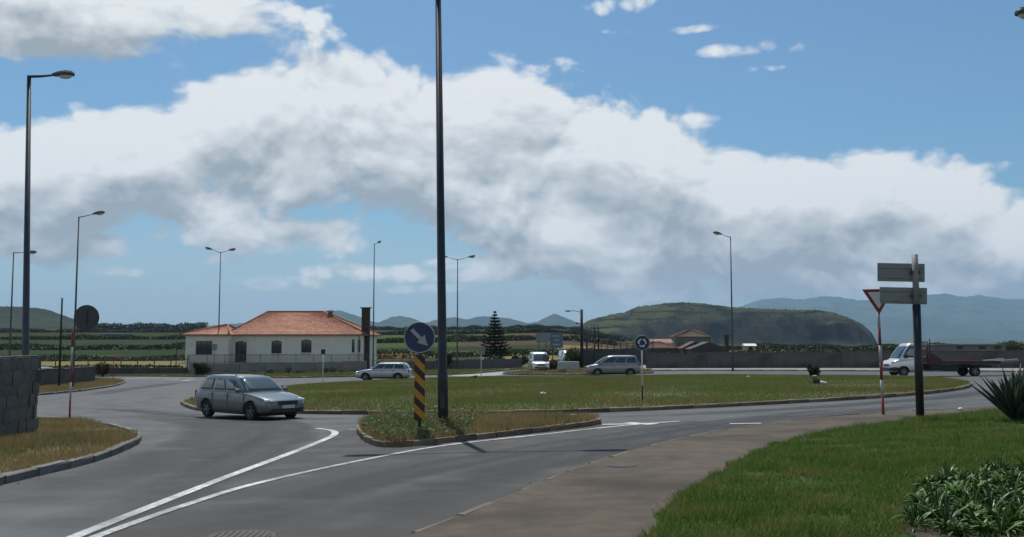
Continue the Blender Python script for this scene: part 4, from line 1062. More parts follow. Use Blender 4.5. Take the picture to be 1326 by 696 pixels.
# garden wall of the house, then its continuation to the left and right
HW0 = at(247, 484.5); HW1 = at(478, 484.5); HY = 104.5
hw_a = hp(247, HY); hw_b = hp(476, HY)
panel_wall('garden_wall', 'pale stained garden wall below the railing of the tile-roofed house', hw_a, hw_b, 1.3, .2, mat('pale stained render', (.28, .265, .235), (.17, .16, .14), .9, .92, .3, 12, c3=(.12, .11, .095), s3=.4, t3=(.5, .72)), 2.6)
panel_wall('field_wall', 'low dark field wall left of the tile-roofed house', hp(-60, 109), hp(245, 106), 0.85, .3, DARKWALL, 3.0)
panel_wall('roadside_wall', 'grey wall between the chimney and the parked white van', hp(488, 107), hp(676, 110), 1.15, .22, mat('blue-grey render', (.13, .135, .135), (.09, .093, .092), 1, .95), 3.0)
panel_wall('dark_hedge_wall', 'dark wall beyond the vans and the wooden poles', hp(735, 118), hp(842, 114), 2.0, .3, DARKWALL, 3.0)

# railing on the garden wall
root = thing('railing', 'dark metal mesh railing standing on the garden wall', 'railing', gpos(hw_a[0], HY)); o0 = root.location
n = 10
for i in range(n + 1):
    x = hw_a[0] + (hw_b[0] - hw_a[0]) * i / n; tube_obj('post', [(x - o0.x, 0, 1.2), (x - o0.x, 0, 2.3)], .035, DARKST, root, 6)
for z in (1.40, 2.25):
    bm = bmesh.new(); b_box(bm, (hw_b[0] - hw_a[0]) / 2, 0, z, hw_b[0] - hw_a[0], .04, .05); from_bm('rail', bm, DARKST, root)
for i in range(n):                                       # wire mesh infill, one bar panel per bay
    x0 = (hw_b[0] - hw_a[0]) * i / n; w_ = (hw_b[0] - hw_a[0]) / n; bm = bmesh.new()
    for j in range(1, 20): b_box(bm, x0 + w_ * j / 20, 0, 1.82, .022, .022, .84)
    o = from_bm('bar_panel', bm, DARKST, root); o['kind'] = 'stuff'

# post and rail fences
def fence(label, p0, p1, h, n, rails=2, m=BARK, wire=False):
    root = thing('fence', label, 'fence', gpos(*p0)); o0 = root.location
    prev = None
    for i in range(n + 1):
        t = i / n; x = p0[0] + (p1[0] - p0[0]) * t; y = p0[1] + (p1[1] - p0[1]) * t; z = gz(x, y) - o0.z
        tube_obj('post', [(x - o0.x, y - o0.y, z - .2), (x - o0.x, y - o0.y, z + h * random.uniform(.94, 1.05))], .06, m, root, 6)
        if prev:
            for r_ in range(rails):
                zz = h * (r_ + .8) / (rails + .2); tube_obj('wire' if wire else 'rail', [(prev[0], prev[1], prev[2] + zz), (x - o0.x, y - o0.y, z + zz)], .012 if wire else .035, m, root, 5)
        prev = (x - o0.x, y - o0.y, z)
fence('post fence along the field left of the house', hp(-50, 112), hp(245, 109), 2.1, 14, 2)
fence('pole fence beyond the wooden utility poles', hp(770, 120), hp(845, 118), 3.2, 9, 2)
fence('orange painted fence rail by the dark chimney', hp(484, 112), hp(545, 113), 2.15, 5, 3, mat('orange fence paint', (.42, .17, .09), (.34, .13, .07), 5, .7))

# ================================================================== HOUSES
ROOF = None
def mat_tiles(name, c1, c2, c3):
    m = bpy.data.materials.new(name); m.use_nodes = True; k = NT(m.node_tree); b = m.node_tree.nodes['Principled BSDF']
    tc = k.n('ShaderNodeTexCoord'); v = tc.outputs['Object']
    col = k.mix(k.mr(k.noise(v, 1.2, 6, .7), .35, .65), c1, c2)
    vo = k.n('ShaderNodeTexVoronoi'); vo.inputs['Scale'].default_value = 3.2; k.l(v, vo.inputs['Vector'])
    col = k.mix(k.m('MULTIPLY', k.mr(k.noise(v, 6, 3, .6), .5, .7), .6), col, c3)
    hsv = k.n('ShaderNodeHueSaturation'); k.l(col, hsv.inputs['Color']); sp = k.n('ShaderNodeSeparateXYZ'); k.l(vo.outputs['Color'], sp.inputs[0]); k.l(k.mr(sp.outputs[0], 0, 1, .75, 1.2), hsv.inputs['Value'])
    k.l(hsv.outputs[0], b.inputs['Base Color']); b.inputs['Roughness'].default_value = .85
    return m
TILES = mat_tiles('terracotta tiles', (0.42, 0.20, 0.125), (0.35, 0.15, 0.09), (0.22, 0.11, 0.075))
TILES2 = mat_tiles('old tiles', (0.12, 0.06, 0.04), (0.085, 0.048, 0.035), (0.055, 0.038, 0.03))
RIDGE = mat('ridge tile', (0.26, 0.10, 0.06), (0.20, 0.075, 0.045), 5, .85)
FRAME = mat('dark window frame', (0.03, 0.028, 0.026), (0.02, 0.019, 0.018), 5, .5)
BRICKC = mat('dark brick chimney', (0.085, 0.055, 0.045), (0.05, 0.036, 0.032), 4, .9, .5, 12)

def slope_tiles(bm, quad, pitch=0.24, amp=0.05):
    """a roof slope (eave a-b, ridge d-c) as corrugated barrel-tile runs"""
    a, b, c, d = [Vector(q) for q in quad]
    L = (b - a).length; n = max(4, int(L / pitch)) * 2
    nn = (b - a).cross(d - a).normalized(); nn = nn if nn.z > 0 else -nn
    ups = 8; grid = []
    for j in range(ups + 1):
        v = j / ups; row = []
        for i in range(n + 1):
            u = i / n; e = a.lerp(b, u); r_ = d.lerp(c, u)
            p = e.lerp(r_, v) + nn * (amp if i % 2 else 0) + nn * (0.03 * ((j % 2)))
            row.append(bm.verts.new(p))
        grid.append(row)
    for j in range(ups):
        for i in range(n): bm.faces.new((grid[j][i], grid[j][i + 1], grid[j + 1][i + 1], grid[j + 1][i]))

def hip_roof(root, x0, x1, y0, y1, ze, zr, rx0, rx1, tiles, name='roof', over=.5):
    X0, X1, Y0, Y1 = x0 - over, x1 + over, y0 - over, y1 + over; ym = (Y0 + Y1) / 2
    rf = None
    quads = [((X0, Y0, ze), (X1, Y0, ze), (rx1, ym, zr), (rx0, ym, zr)), ((X1, Y1, ze), (X0, Y1, ze), (rx0, ym, zr), (rx1, ym, zr)),
             ((X0, Y1, ze), (X0, Y0, ze), (rx0, ym, zr), (rx0, ym, zr)), ((X1, Y0, ze), (X1, Y1, ze), (rx1, ym, zr), (rx1, ym, zr))]
    rf = box_obj(name, ((X0 + X1) / 2, ym, ze - .06), (X1 - X0 - .04, Y1 - Y0 - .04, .10), mat('eaves board', (.30, .22, .17), (.22, .16, .12), 3, .8), root)
    for q in quads:
        bm = bmesh.new(); slope_tiles(bm, q); bmesh.ops.recalc_face_normals(bm, faces=bm.faces)
        o = from_bm('tile_slope', bm, tiles, rf)
    lines = [((rx0, ym, zr + .06), (rx1, ym, zr + .06))] + [((X, Y, ze + .05), (rx, ym, zr + .06)) for X, Y, rx in ((X0, Y0, rx0), (X1, Y0, rx1), (X0, Y1, rx0), (X1, Y1, rx1))]
    for a, b in lines: tube_obj('ridge_cap', [a, b], .11, RIDGE, rf, 6)
    return rf

def arch_pts(cx, z0, w, h, seg=6, rise=.16):
    pts = [(cx - w / 2, z0), (cx + w / 2, z0)]
    for i in range(seg + 1):
        t = i / seg; pts.append((cx + w / 2 - w * t, z0 + h - rise + rise * math.sin(PI * t)))
    return pts

def main_house():
    D = 112.0; s = F / D
    X = lambda px: (px - 360) / s; ox = (360 - 663) / s
    zg = gz(ox, D); Z = lambda py: zpix(py, D) - zg
    root = thing('house', 'cream single-storey house with terracotta hip roof and two chimneys', 'house', (ox, D, zg))
    x0, x1 = X(300), X(471); ze = Z(433.5); dep = 11.0
    wing0, wing1 = X(249), X(303)
    wl = box_obj('wall', ((x0 + x1) / 2, dep / 2, ze / 2 - .2), (x1 - x0, dep, ze + .3), PLASTER, root)
    wins = [(359, 9.5 / s * 1.4, 441, 458), (397.5, 9.5 / s * 1.4, 440, 457)]
    cut = []
    for (pc, w, t_, b_) in wins:
        cut.append(prism_obj('cut', arch_pts(X(pc), Z(b_), w, Z(t_) - Z(b_)), -.3, .22, None))
    cut.append(prism_obj('cut', arch_pts(X(313), Z(470), 15 / s, Z(442) - Z(470)), -.3, .3, None))
    for px_ in (458, 465.5): cut.append(prism_obj('cut', arch_pts(X(px_), Z(456.5), 3.6 / s, Z(439) - Z(456.5)), -.3, .2, None))
    for c_ in cut: c_.parent = root
    boolean(wl, cut); wl.data.materials.clear(); wl.data.materials.append(PLASTER)
    def window(cx, z0, w, h, y, kind='window', par=root):
        f = thing_part(kind, par)
        bm = bmesh.new(); outp = arch_pts(cx, z0, w, h); inp_ = arch_pts(cx, z0 + .06, w - .14, h - .14)
        a = [bm.verts.new((p_[0], y, p_[1])) for p_ in outp]; b = [bm.verts.new((p_[0], y, p_[1])) for p_ in inp_]
        c = [bm.verts.new((p_[0], y + .08, p_[1])) for p_ in inp_]
        n_ = len(a)
        for i in range(n_):
            bm.faces.new((a[i], a[(i + 1) % n_], b[(i + 1) % n_], b[i])); bm.faces.new((b[i], b[(i + 1) % n_], c[(i + 1) % n_], c[i]))
        if w > .5: b_box(bm, cx, y + .03, z0 + h / 2 - .05, .05, .05, h - .2)
        bmesh.ops.recalc_face_normals(bm, faces=bm.faces)
        fr = from_bm(kind, bm, FRAME, par)
        prism_obj('pane', arch_pts(cx, z0 + .05, w - .12, h - .12), y + .05, y + .07, GLASS, fr)
        if kind == 'window': box_obj('sill', (cx, -.05 + (y - .12), z0 - .04), (w + .12, .22, .06), PLASTER, fr)
    def thing_part(*a): return None
    for (pc, w, t_, b_) in wins: window(X(pc), Z(b_), w, Z(t_) - Z(b_), .12)
    window(X(313), Z(470), 15 / s, Z(442) - Z(470), .2, 'door')
    for px_ in (458, 465.5): window(X(px_), Z(456.5), 3.6 / s, Z(439) - Z(456.5), .1)
    # porch wing that stands forward
    wd_ = box_obj('wing_wall', ((wing0 + wing1) / 2, 2.0, ze / 2 - .2 - .02), (wing1 - wing0, 8.0, ze + .26), PLASTER, root)
    c1 = prism_obj('cut', [(X(262), Z(459)), (X(283), Z(459)), (X(283), Z(442)), (X(262), Z(442))], -2.3, -1.75, None); c1.parent = root; boolean(wd_, [c1]); wd_.data.materials.clear(); wd_.data.materials.append(PLASTER)
    pw = box_obj('window', (X(272.5), -1.86, (Z(442) + Z(459)) / 2), (21 / s - .02, .04, Z(442) - Z(459) - .02), FRAME, root)
    for i in range(3): box_obj('pane', (X(265.5 + 7 * i), -1.885, (Z(442) + Z(459)) / 2), (6 / s, .01, Z(442) - Z(459) - .16), GLASS, pw)
    # terrace plinth
    box_obj('plinth', ((wing0 + x1) / 2, -.9, .1), (x1 - wing0 + .6, 3.4, .5), CEMENT, root)
    zr = Z(402.5)
    rf = hip_roof(root, x0, x1, 0, dep, ze, zr, X(331), X(407), TILES, 'roof')
    rf2 = hip_roof(root, wing0, wing1 - .3, -2.0, 6.0, ze - .02, Z(421), X(285), X(285) + .4, TILES, 'wing_roof')
    # chimneys
    xs_ = X(472); zc = Z(399)
    ch = box_obj('chimney', (xs_, 1.2, zc / 2), (9.8 / s, 1.0, zc), BRICKC, root, .015)
    box_obj('chimney_cap', (xs_, 1.2, zc + .05), (14 / s, 1.35, .10), BRICKC, ch, .01)
    xs_ = X(418.5); c2 = box_obj('chimney', (xs_, 4.6, Z(405) - .6), (4.6 / s, .5, 1.6), mat('small chimney', (.28, .13, .08), (.2, .09, .06), 5, .9), root)
    box_obj('chimney_cap', (xs_, 4.6, Z(403.4) + .1), (8 / s, .8, .1), MATS['small chimney'], c2)
    box_obj('downpipe', (x1 - .5, -.08, ze / 2), (.09, .09, ze), mat('pipe', (.35, .34, .3), (.3, .29, .26), 5, .6), root)
main_house()

def small_house(label, px, D, w, dep, h, rise, wallm, roofm, rz=0.0, nwin=2, roof='gable', py_base=None):
    x, y = hp(px, D); root = thing('house', label, 'house', gpos(x, y), rz)
    box_obj('wall', (0, dep / 2, h / 2 - .3), (w, dep, h + .6), wallm, root)
    if roof == 'hip': hip_roof(root, -w / 2, w / 2, 0, dep, h, h + rise, -w / 2 + min(dep / 2, w / 2.2), w / 2 - min(dep / 2, w / 2.2), roofm, 'roof', .3)
    elif roof == 'gable':
        rf = prism_obj('roof', [(-w / 2 - .3, h), (w / 2 + .3, h), (w / 2 + .3, h + .12), (0, h + rise), (-w / 2 - .3, h + .12)], -.3, dep + .3, roofm, root)
    elif roof == 'long':
        bm = bmesh.new(); vs_ = [(-w / 2 - .3, -.3, h), (w / 2 + .3, -.3, h), (w / 2 + .3, dep + .3, h), (-w / 2 - .3, dep + .3, h), (-w / 2 - .3, dep / 2, h + rise), (w / 2 + .3, dep / 2, h + rise)]
        vv = [bm.verts.new(v) for v in vs_]
        for f in ((0, 1, 5, 4), (2, 3, 4, 5), (0, 4, 3), (1, 2, 5), (0, 3, 2, 1)): bm.faces.new([vv[i] for i in f])
        bmesh.ops.recalc_face_normals(bm, faces=bm.faces); from_bm('roof', bm, roofm, root)
    else: box_obj('roof', (0, dep / 2, h + .1), (w + .4, dep + .4, .2), roofm, root)
    for i in range(nwin):
        cx = -w / 2 + w * (i + .5) / nwin
        f = box_obj('window', (cx, -.02, h * .55), (.9, .06, 1.1), FRAME, root); box_obj('pane', (cx, -.055, h * .55), (.74, .012, .94), GLASS, f)
    return root
MOSSY = mat_tiles('mossy tiles', (.075, .06, .036), (.055, .048, .03), (.04, .036, .024))
GREYH = mat('grey house render', (.20, .20, .195), (.14, .14, .135), .8, .9); WHITEH = mat('white house render', (.58, .57, .54), (.48, .47, .44), .8, .9)
small_house('low house with bright orange roof beyond the roundabout sign', 857, 185, 3.6, 5, 2.5, .7, WHITEH, mat_tiles('faded tiles', (.3, .17, .12), (.25, .13, .09), (.16, .09, .07)), 0, 1, 'long')
small_house('dark old-tiled barn left of the grey house below the headland', 852, 160, 6.5, 5, 1.7, .9, DARKWALL, TILES2, 0, 2, 'hip')
small_house('grey two-storey house with mossy brown roof below the headland', 897, 190, 7, 6, 3.6, 1.3, GREYH, MOSSY, 0, 3, 'hip')
small_house('dark gabled shed in front of the grey house', 917, 150, 5.2, 5, 1.4, 1.2, DARKWALL, mat('slate', (.06, .06, .065), (.04, .04, .043), 4, .8), 0, 1, 'gable')
small_house('small dark gabled barn beside the dark shed', 899, 155, 3.6, 4, 1.5, 1.2, DARKWALL, TILES2, 0, 1, 'gable')
small_house('shed with a bright white sloping roof below the headland', 971, 215, 2.2, 3, 1.6, .5, mat('pinkish render', (.4, .3, .27), (.34, .26, .23), 2, .9), WHITEP, 0, 1, 'long')
# ruined tower-like pier
x, y = hp(940, 185); root = thing('chimney_stack', 'brown masonry stack between the grey house and the white-roofed shed', 'chimney', gpos(x, y))
box_obj('shaft', (0, 0, 1.7), (.7, .7, 4.0), BRICKC, root, .02); box_obj('cap', (0, 0, 3.75), (1.0, 1.0, .2), BRICKC, root, .02)
# long low white building with dark openings behind the truck
x, y = hp(1255, 118); root = thing('farm_building', 'long low pale building with dark openings behind the flatbed truck', 'building', gpos(x, y))
box_obj('wall', (0, 2, .85), (8.6, 4, 2.1), mat('dirty white', (.27, .26, .24), (.17, .16, .15), .6, .9), root)
box_obj('roof', (0, 2, 1.96), (9, 4.5, .12), mat('grey roof sheet', (.26, .26, .26), (.2, .2, .2), 2, .8), root)
for px_ in (1241, 1270, 1290):
    cx = (px_ - 1255) / F * 118; f = box_obj('window', (cx, -.02, 1.62), (.75, .06, .34), FRAME, root); box_obj('pane', (cx, -.056, 1.62), (.62, .012, .24), GLASS, f)
# white shed roof out in the green field
x, y = hp(150, 420); root = thing('greenhouse', 'long bright white roof lying in the green field', 'shed', gpos(x, y))
box_obj('wall', (0, 2, .7), (13, 4, 2), GREYH, root); box_obj('roof', (0, 2, 1.8), (13.6, 5, .2), WHITEP, root); 

# ================================================================== UTILITY POLES
def wood_pole(label, base, top_py, D, arm=None, r=.13, lampside=False):
    q = atd(base, 470, D); q.z = gz(q.x, q.y); H = zpix(top_py, D) - q.z
    root = thing('utility_pole', label, 'utility pole', q, group='dark wooden utility poles')
    tube_obj('shaft', [(0, 0, -.3), (0, 0, H)], [r, r * .75], mat('tarred wood', (.035, .03, .027), (.022, .02, .018), 6, .9), root, 8)
    if arm: box_obj('crossarm', (0, -.12, H - .5), (arm, .1, .1), MATS['tarred wood'], root)
    if arm:
        for dx in (-.42, 0, .42): tube_obj('insulator', [(dx * arm, -.12, H - .45), (dx * arm, -.12, H - .28)], [.05, .03], WHITEP, root, 6)
    if lampside:
        tube_obj('lamp_arm', [(0, 0, H - .35), (-.9, -.2, H - .15), (-1.4, -.3, H - .18)], .035, DARKST, root)
        hd = box_obj('lamp_head', (-1.62, -.34, H - .2), (.55, .26, .16), DARKST, root, .04)
        tube_obj('bracket', [(0, 0, H - 1.6), (-.5, -.1, H - 1.55)], .03, DARKST, root); box_obj('junction_box', (-.55, -.1, H - 1.6), (.3, .2, .18), DARKST, root, .02)
wood_pole('stout dark utility pole carrying a small street lamp on its left', 753.5, 401, 112, lampside=True, r=.2)
wood_pole('thin dark pole right of the pole with the small street lamp', 760, 424, 118)
wood_pole('thin utility pole with crossarm among the fence poles', 770, 420, 125, 1.4)
wood_pole('thin bare pole at the end of the pole fence', 775, 421, 127)
wood_pole('thin dark pole standing alone behind the low wall at the left', 77.5, 386, 72, r=.09)
wood_pole('thin post at the house side of the left field', 228, 438, 140, r=.07)

# ================================================================== TREES AND BUSHES
def norfolk_pine(px, D, py_top, py_base):
    q = atd(px, py_base, D); q.z = gz(q.x, q.y); H = zpix(py_top, D) - q.z
    root = thing('norfolk_pine', 'dark tiered conifer behind the grey roadside wall', 'tree', q)
    tube_obj('trunk', [(0, 0, -.2), (0, 0, H * .5), (0, 0, H)], [.13, .08, .02], BARK, root, 7)
    T = []; tiers = 15
    for k_ in range(tiers):
        t = k_ / (tiers - 1); z = H * (.22 + .76 * t); rad = (H * .30) * (1 - t) ** .85 + .12
        nb = 9 if t < .8 else 5; a0 = random.uniform(0, 2)
        for b_ in range(nb):
            a = a0 + 2 * PI * b_ / nb + random.uniform(-.15, .15); rr_ = rad * random.uniform(.8, 1.12); d = np.array([math.cos(a), math.sin(a), 0]); sd = np.array([-d[1], d[0], 0])
            m_ = int(95 * rr_ / (H * .3)) + 14
            u = RNG.uniform(.08, 1, m_); c = d * (u * rr_)[:, None]; c[:, 2] += z - .10 * rr_ * np.sin(u * PI * .8) + .16 * rr_ * u ** 2
            c += sd * (RNG.normal(size=m_) * .09 * rr_ * (1.1 - u))[:, None]; c[:, 2] += RNG.normal(size=m_) * .035
            T.append(leaf_tris(c, .19, .4))
    V = np.concatenate(T); tri_mesh('crown', V, RNG.uniform(0, 1, len(V)), LEAF_D, root)
norfolk_pine(640.5, 116, 403, 470)
def bpx(name_label, px, py_base, D, rpx, hpx, n, leaf, m, cat='bush'):
    q = atd(px, py_base, D); q.z = gz(q.x, q.y) ; r_ = rpx * D / F; h_ = hpx * D / F / 2
    return bush('bush', name_label, q, r_, h_, n, leaf, m, cat=cat)
bpx('dense dark bush at the foot of the tiered conifer', 642, 470, 113, 20, 19, 2600, .22, LEAF_D)
bpx('dark bush between the white wagon and the lamp post', 575, 478, 108, 11, 30, 1500, .2, LEAF_D)
bpx('round dark bush below the porch window of the house', 262, 480, 101, 13, 20, 2200, .16, LEAF_D)
bpx('brownish bush beside the road at the left field wall', 133, 482, 104, 10, 22, 1600, .16, LEAF_B)
bpx('greenish thicket around the stout utility pole', 745, 476, 113, 16, 30, 2200, .2, LEAF_M)
bpx('brown bush right of the white van', 716, 483, 97, 9, 18, 1200, .16, LEAF_B)
bpx('low brown bush in front of the white van', 703, 483, 94, 7, 8, 700, .12, LEAF_B)
bpx('low green clump on the kerb of the corner verge', 728, 487, 88, 6, 6, 600, .1, LEAF_M)
bpx('leafy clump on the far edge of the island', 613, 492, 76, 5, 6, 500, .08, LEAF_M)
bpx('dark thicket at the right end of the roadside wall', 672, 470, 116, 12, 16, 1200, .2, LEAF_D)
bpx('dark scrub on the left of the pole fence', 785, 476, 121, 14, 22, 1500, .22, LEAF_D)
bpx('dark scrub under the roundabout sign beyond the road', 822, 474, 118, 20, 26, 2200, .22, LEAF_D)
bpx('green hedge clump at the right end of the block wall', 1318, 474, 120, 26, 28, 3000, .24, LEAF_M)
bpx('dark shrub over the middle of the block wall', 1018, 470, 112, 10, 16, 1100, .2, LEAF_D)
for i, px_ in enumerate((331, 350, 373, 388, 421, 430, 443)):
    bpx('small dark shrub planted along the foot of the garden wall', px_, 482, 102, 4.5 + 2 * (i % 2), 7 + 2 * (i % 3), 420, .09, LEAF_D)['group'] = 'shrubs along the garden wall'
# small round shrub on the central island with a brown and white bundle before it
p = at(1055, 491); bush('bush', 'small round dark shrub growing alone on the roundabout island', p + Vector((0, 0, .1)), .5, .42, 2400, .09, LEAF_D)
p = at(1058, 500); root = thing('cloth_bundle', 'brown and white discarded bundle lying in the island grass', 'litter', p + Vector((0, 0, .08)))
def lump(name, loc, sc, m, seed):
    bm = bmesh.new(); bmesh.ops.create_icosphere(bm, subdivisions=2, radius=1); r_ = random.Random(seed)
    for v in bm.verts: v.co *= 1 + r_.uniform(-.22, .22)
    for v in bm.verts: v.co = Vector((v.co.x * sc[0], v.co.y * sc[1], v.co.z * sc[2]))
    o = from_bm(name, bm, m, root); o.location = loc; return o
lump('brown_cloth', (-.05, 0, .18), (.22, .2, .2), mat('brown cloth', (.13, .07, .045), (.08, .045, .03), 5, .9), 2)
lump('white_cloth', (.24, -.05, .08), (.24, .12, .1), WHITEP, 3); lump('pale_cloth', (-.12, 0, .4), (.13, .1, .08), mat('pale cloth', (.42, .33, .26), (.36, .28, .22), 5, .9), 4)
def litter(label, px, py, dz, s, seed):
    p = at(px, py); bm = bmesh.new(); r_ = random.Random(seed); bmesh.ops.create_icosphere(bm, subdivisions=2, radius=1)
    for v in bm.verts: v.co *= 1 + r_.uniform(-.35, .3); v.co = Vector((v.co.x * s, v.co.y * s * .6, v.co.z * s * .42))
    o = from_bm('paper_litter', bm, WHITEP); o.location = p + Vector((0, 0, dz + s * .3)); tag(o, label, 'litter')
litter('crumpled white paper lying in the middle of the island grass', 703, 515, .14, .13, 5)
litter('small white crumpled scrap on the lawn by the agave', 1244, 543, .22, .09, 6)
litter('white scrap near the far right of the island grass', 969, 491, .14, .1, 8)
litter('white scrap on the tip of the splitter island', 742, 547, .16, .09, 9)
p = at(752, 485); box_obj_ = tag(box_obj('concrete_trough', (0, 0, 0), (2.1, .7, .95), mat('white trough', (.46, .47, .45), (.38, .39, .37), 2, .8), None, .03), 'pale concrete trough beside the stout utility pole', 'trough')
q = atd(736, 484, 96); q.z = gz(q.x, q.y); box_obj_.location = q + Vector((0, 0, .5)); box_obj_.data.transform(Matrix.Diagonal((1.0, 1, 1, 1)))

# agave at the right edge
p = at(1317, 554); agv = sword_plant('agave_plant', 'large dark agave with stiff sword leaves at the lawn edge', 'agave', p + Vector((0, 0, .12)), 64, 1.22, .19, AGAVE, lift=.5, curl=.08, seed=12, el0=.62)
# plants of the flower bed
GRP = 'plants filling the flower bed'
rr = random.Random(21); cnt = 0
protoA = [sword_plant('bed_plant', 'low glossy-leaved bedding plant in the flower bed by the lawn', 'plant', (0, 0, -50), 26, .20, .085, GAZ, separate=False, lift=.62, curl=.55, seed=30 + i, group=GRP) for i in range(3)]
protoB = [sword_plant('strap_plant', 'plant with upright bright strap leaves among the bedding plants', 'plant', (0, 0, -50), 12, .42, .035, IRIS, separate=False, lift=.75, curl=.7, seed=40 + i, group=GRP) for i in range(2)]
used = set()
bx = [p_.x for p_ in bed]; by = [p_.y for p_ in bed]
spots = []
while len(spots) < 170 and cnt < 8000:
    cnt += 1; x = rr.uniform(min(bx), min(max(bx), 10)); y = rr.uniform(max(min(by), 8.5), max(by))
    if not in_poly(np.array([x]), np.array([y]), bed)[0]: continue
    if abs(x) > .6 * y + .6: continue
    if any((x - a) ** 2 + (y - b) ** 2 < .14 ** 2 for a, b in spots): continue
    spots.append((x, y))
for i, (x, y) in enumerate(spots):
    src = rr.choice(protoB) if rr.random() < .16 else rr.choice(protoA)
    o = src if src.name not in used else dup(src); used.add(src.name)
    o.location = gpos(x, y, .15); o.rotation_euler = (rr.uniform(-.2, .2), rr.uniform(-.2, .2), rr.uniform(0, 6.28)); k_ = rr.uniform(.6, 1.05); o.scale = (k_, k_, k_)
for s_ in protoA + protoB:
    if s_.name not in used:
        for c in list(s_.children): bpy.data.objects.remove(c)
        bpy.data.objects.remove(s_)
# ================================================================== VEHICLES
TYRE = RUBBER
RIM = mat('alloy rim', (0.32, 0.33, 0.34), (0.24, 0.25, 0.26), 6, .35, metal=.8)
CARGLASS = mat_glass('car glass', (0.020, 0.030, 0.028), .03)
BLACKPL = mat('black plastic', (0.018, 0.018, 0.019), (0.028, 0.028, 0.028), 8, .6)
HEADL = mat('headlight lens', (0.62, 0.66, 0.68), (0.45, 0.48, 0.5), 9, .12, spec=.9)
TAILL = mat('tail light lens', (0.32, 0.02, 0.02), (0.22, 0.015, 0.015), 9, .2)
PLATE = mat('number plate', (0.6, 0.6, 0.58), (0.55, 0.55, 0.53), 9, .5)
def paint(name, c): return mat(name, c, tuple(x * .93 for x in c), 2, .32, spec=.6, coat=.7, metal=.55)
_wheel = {}
def wheel(parent, x, y, r, w, side, rim=RIM):
    key = (r, w, rim.name)
    if key not in _wheel:
        bm = bmesh.new(); prof = [(.60, -.5), (.90, -.5), (.985, -.36), (1, -.2), (1, .2), (.985, .36), (.90, .5), (.62, .5), (.60, .36)]
        n = 28; rings = [[bm.verts.new((r * a * math.cos(2 * PI * i / n), w * b, r * a * math.sin(2 * PI * i / n))) for a, b in prof] for i in range(n)]
        for i in range(n):
            for j in range(len(prof)): f = bm.faces.new((rings[i][j], rings[i][(j + 1) % len(prof)], rings[(i + 1) % n][(j + 1) % len(prof)], rings[(i + 1) % n][j])); f.smooth = True
        bmesh.ops.recalc_face_normals(bm, faces=bm.faces); me1 = bpy.data.meshes.new('tyre'); bm.to_mesh(me1); bm.free(); me1.materials.append(TYRE)
        bm = bmesh.new()                                 # dished rim with ten spokes, outer side at +Y
        bmesh.ops.create_cone(bm, cap_ends=True, segments=28, radius1=r * .6, radius2=r * .6, depth=w * .25, matrix=Matrix.Rotation(PI / 2, 4, 'X'))
        for f in bm.faces: f.material_index = 1
        for i in range(5):
            a = 2 * PI * i / 5
            for da in (-.16, .16): b_box(bm, r * .36 * math.cos(a + da * .6), w * .30, r * .36 * math.sin(a + da * .6), r * .46, w * .16, r * .085, rot=(0, -(a + da * .35), 0))
        b_tube(bm, [(r * .60 * math.cos(a), w * .36, r * .60 * math.sin(a)) for a in np.linspace(0, 2 * PI, 29)], r * .045, 6, False)
        bmesh.ops.create_cone(bm, cap_ends=True, segments=14, radius1=r * .15, radius2=r * .13, depth=w * .3, matrix=Matrix.Translation((0, w * .3, 0)) @ Matrix.Rotation(-PI / 2, 4, 'X'))
        bmesh.ops.recalc_face_normals(bm, faces=bm.faces)
        me2 = bpy.data.meshes.new('rim'); bm.to_mesh(me2); bm.free(); me2.materials.append(rim); me2.materials.append(BLACKPL)
        _wheel[key] = (me1, me2)
    me1, me2 = _wheel[key]
    e = bpy.data.objects.new('wheel', me1); COL.objects.link(e); e.parent = parent; e.location = (x, y, r); e.rotation_euler = (0, random.uniform(0, 1), 0)
    if side < 0: e.rotation_euler = (0, e.rotation_euler[1], PI)
    k_ = bpy.data.objects.new('rim', me2); COL.objects.link(k_); k_.parent = e
    return e

def cyl_cut(x, y, z, r, depth):
    bm = bmesh.new(); bmesh.ops.create_cone(bm, cap_ends=True, segments=32, radius1=r, radius2=r, depth=depth, matrix=Matrix.Translation((x, y, z)) @ Matrix.Rotation(PI / 2, 4, 'X'))
    return from_bm('cut', bm)

